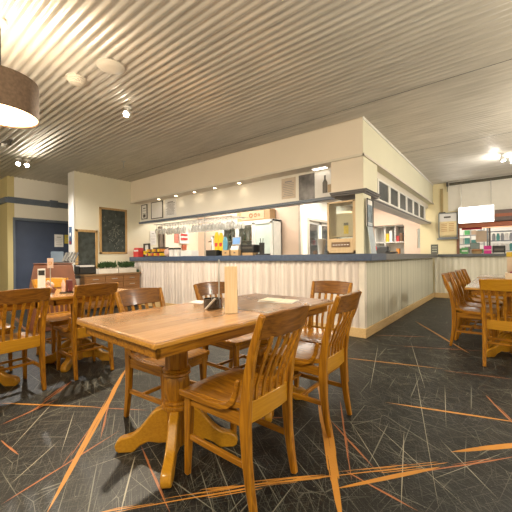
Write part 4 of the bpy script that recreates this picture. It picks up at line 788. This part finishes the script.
cyl_thing('waste_bin', 'black and steel waste bin beside the sideboard', 'bin', (-6.88, 2.80, 0), [('body', [(.10, 0), (.12, .70)], STEEL), ('lid', [(.125, .70), (.125, .74), (.10, .76), (0, .765)], BLACK)], seg=20)
t = thing('bin_box', 'black upright bin left of the steel bin', 'bin', (-6.75, 2.58, 0), 20); MB().b2((-.1, -.1, 0), (.1, .1, .74)).build('body', BLACK, t, .01); MB().b2((-.105, -.105, .74), (.105, .105, .765)).build('lid', BLACK, t, .006)
# host stand
t = thing('host_stand', 'reddish brown upholstered host stand in front of the blue doors', 'stand', (-5.62, 1.98, 0), 72)
mb = MB(); top = [(-.24, -.16), (.24, -.16), (.24, .16), (-.24, .16)]; bo = [(-.34, -.2), (.34, -.2), (.34, .2), (-.34, .2)]
v0 = [mb.bm.verts.new((x, y, .0)) for x, y in bo]; v1 = [mb.bm.verts.new((x * .95, y, .6)) for x, y in bo]; v2 = [mb.bm.verts.new((x * 1.05, y, 1.02)) for x, y in top]
for a, b_ in ((v0, v1), (v1, v2)):
    for k in range(4): mb.bm.faces.new((a[k], a[(k + 1) % 4], b_[(k + 1) % 4], b_[k]))
mb.bm.faces.new(v0[::-1]); mb.bm.faces.new(v2); mb.build('body', mat('brown_leather', (.15, .05, .022), .45, noise=.15), t, .02)
MB().b2((-.26, -.17, 1.021), (.26, .17, 1.035)).build('top_edge', mat('dark_leather', (.16, .06, .035), .5), t, .004)
t = thing('brochure_rack', 'tilted wire and acrylic menu rack on top of the host stand', 'rack', (-5.55, 2.12, 1.042), 72)
MB().box((-.10, 0, .09), (.17, .012, .19), (-25, 0, 0)).build('acrylic_panel', mat('acrylic_grey', (.10, .14, .20), .2), t); MB().b2((-.2, -.08, 0), (.22, .08, .012)).build('base', DARKM, t)
for k in range(5): MB().box((.0 + k * .04, 0, .09), (.028, .02, .17), (-25, 24, 0)).build('wire_divider', BLACK, t)

# ------------------------------------------------------------------ things on the tables
TZ = .7605
t = thing('number_stand', 'slim metal pole with pale number card in a dark pot on nearest table', 'table stand', (-1.545, 1.50, TZ))
mb = MB(); mb.lathe([(.055, 0), (.062, .006), (.064, .065), (.060, .065), (.057, .008), (0, .008)], 24); mb.build('pot', mat('dark_smoked_pot', (.03, .02, .015), .15, coat=.6), t, smooth=True)
MB().tube([(.036, .02, .008), (.04, .02, .325)], .005).build('pole', STEEL, t); MB().tube([(-.02, .01, .008), (-.022, .01, .12)], .003).build('short_pole', STEEL, t); MB().bar([(.01, -.075, .004), (.072, -.05, .075)], .018, .005, (0, 1, 0)).build('napkin_strip', PAPER, t)
t = thing('menu_stand', 'tall blank pale wooden menu block standing on the nearest table', 'menu stand', (-1.31, 1.425, TZ), 36); MB().b2((-.038, -.012, 0), (.038, .012, .285)).build('block', PALEW, t, .002); MB().b2((-.037, .0125, .0), (.037, .05, .14)).build('dark_backing', BLACK, t, .004)
t = cyl_thing('sauce_bottle', 'small white-capped sauce bottle behind the menu block', 'bottle', (-1.475, 1.60, TZ), [('body', [(.02, 0), (.021, .10), (.009, .14)], mat('sauce', (.50, .20, .10), .3)), ('cap', [(.011, .14), (.010, .17), (.005, .18)], PAPER)])
t = thing('menu_booklet', 'cream folded booklet lying flat on the darker worn table', 'booklet', (-1.36, 2.01, TZ), 12); MB().box((0, 0, .003), (.27, .17, .005), (0, 0, 0)).build('back_cover', PAPER, t); MB().box((0, .002, .009), (.26, .165, .004), (0, 1.5, 0)).build('front_cover', mat('cream_cover', (.75, .68, .55), .5), t)
t = thing('napkin', 'white paper napkin at the left side of the nearest tables', 'napkin', (-1.83, 1.63, TZ), 10); MB().b2((-.06, -.05, 0), (.06, .05, .004)).build('fold', PAPER, t); MB().b2((-.06, -.01, .004), (.06, .05, .007)).build('upper_fold', PAPER, t)
# left table group
t = thing('number_stand', 'metal pole with a pale number card on the left-hand table', 'table stand', (-3.42, 1.18, TZ)); MB().tube([(0, 0, 0), (0, 0, .27)], .004).build('pole', STEEL, t); MB().box((0, 0, .30), (.05, .006, .095), (0, 0, 60)).build('card', mat('pink_card', (.72, .52, .42), .6), t, .002)
MB().lathe([(.03, 0), (.03, .012), (.01, .016)], 14).build('foot', STEEL, t); MB().lathe([(.016, 0), (.016, .004), (.009, .004), (.009, 0), (.016, 0)], 12, M=Matrix.Rotation(R(60), 4, 'Z') @ Matrix.Translation((0, -.003, .30)) @ Matrix.Rotation(PI / 2, 4, 'X')).build('round_digit', mat('rust_ink', (.5, .2, .06)), t)
t = thing('menu_holder', 'tall white menu holder with a dark label on the left-hand table', 'menu holder', (-3.40, 1.10, TZ), 70); MB().b2((-.03, -.012, 0), (.03, .012, .25)).build('card', PAPER, t, .003); MB().b2((-.024, -.015, .19), (.024, -.012, .235)).build('dark_label', BLACK, t)
t = thing('napkin_basket', 'brown basket with a crumpled pink and white napkin inside', 'basket', (-3.50, 1.20, TZ)); MB().lathe([(.04, 0), (.058, .05), (.053, .05), (.036, .008), (0, .008)], 16).build('basket', mat('wicker', (.22, .09, .05), .7, noise=.4, scale=60), t)
mb = MB()
for q, r_ in (((0, 0, .06), .036), ((.02, .01, .085), .027), ((-.02, .01, .09), .026), ((.0, -.015, .11), .022), ((.03, -.015, .055), .024)): mb.blob(q, r_, 1, .8, 1.1)
mb.build('crumpled_napkin', mat('pinkish_cloth', (.72, .48, .40), .8, noise=.25, scale=40, bump=.4), t)
t = thing('sauce_holder', 'small holder with dark red sauce bottles on the left-hand table', 'holder', (-3.44, 1.33, TZ)); MB().b2((-.04, -.05, 0), (.04, .05, .012)).build('tray', BLACK, t); MB().b2((-.03, .0, .012), (.03, .045, .13)).build('dark_bottle', mat('dark_red', (.13, .03, .03), .3), t, .006); MB().lathe([(.017, .012), (.017, .10), (.008, .12), (.007, .135)], 12, (0, -.03, 0)).build('pink_bottle', mat('pinkish_cloth', (.7, .45, .38)), t, smooth=True)
t = thing('seat_cushion', 'pale folded cloth left on the seat of the second left chair', 'cloth', (-3.40, 1.42, .447)); MB().blob((0, 0, .03), .07, 1.2, .9, .4).blob((.04, -.05, .035), .05, 1, 1, .5).build('cloth', mat('lilac_cloth', (.55, .48, .50), .8, bump=.3), t, smooth=True)
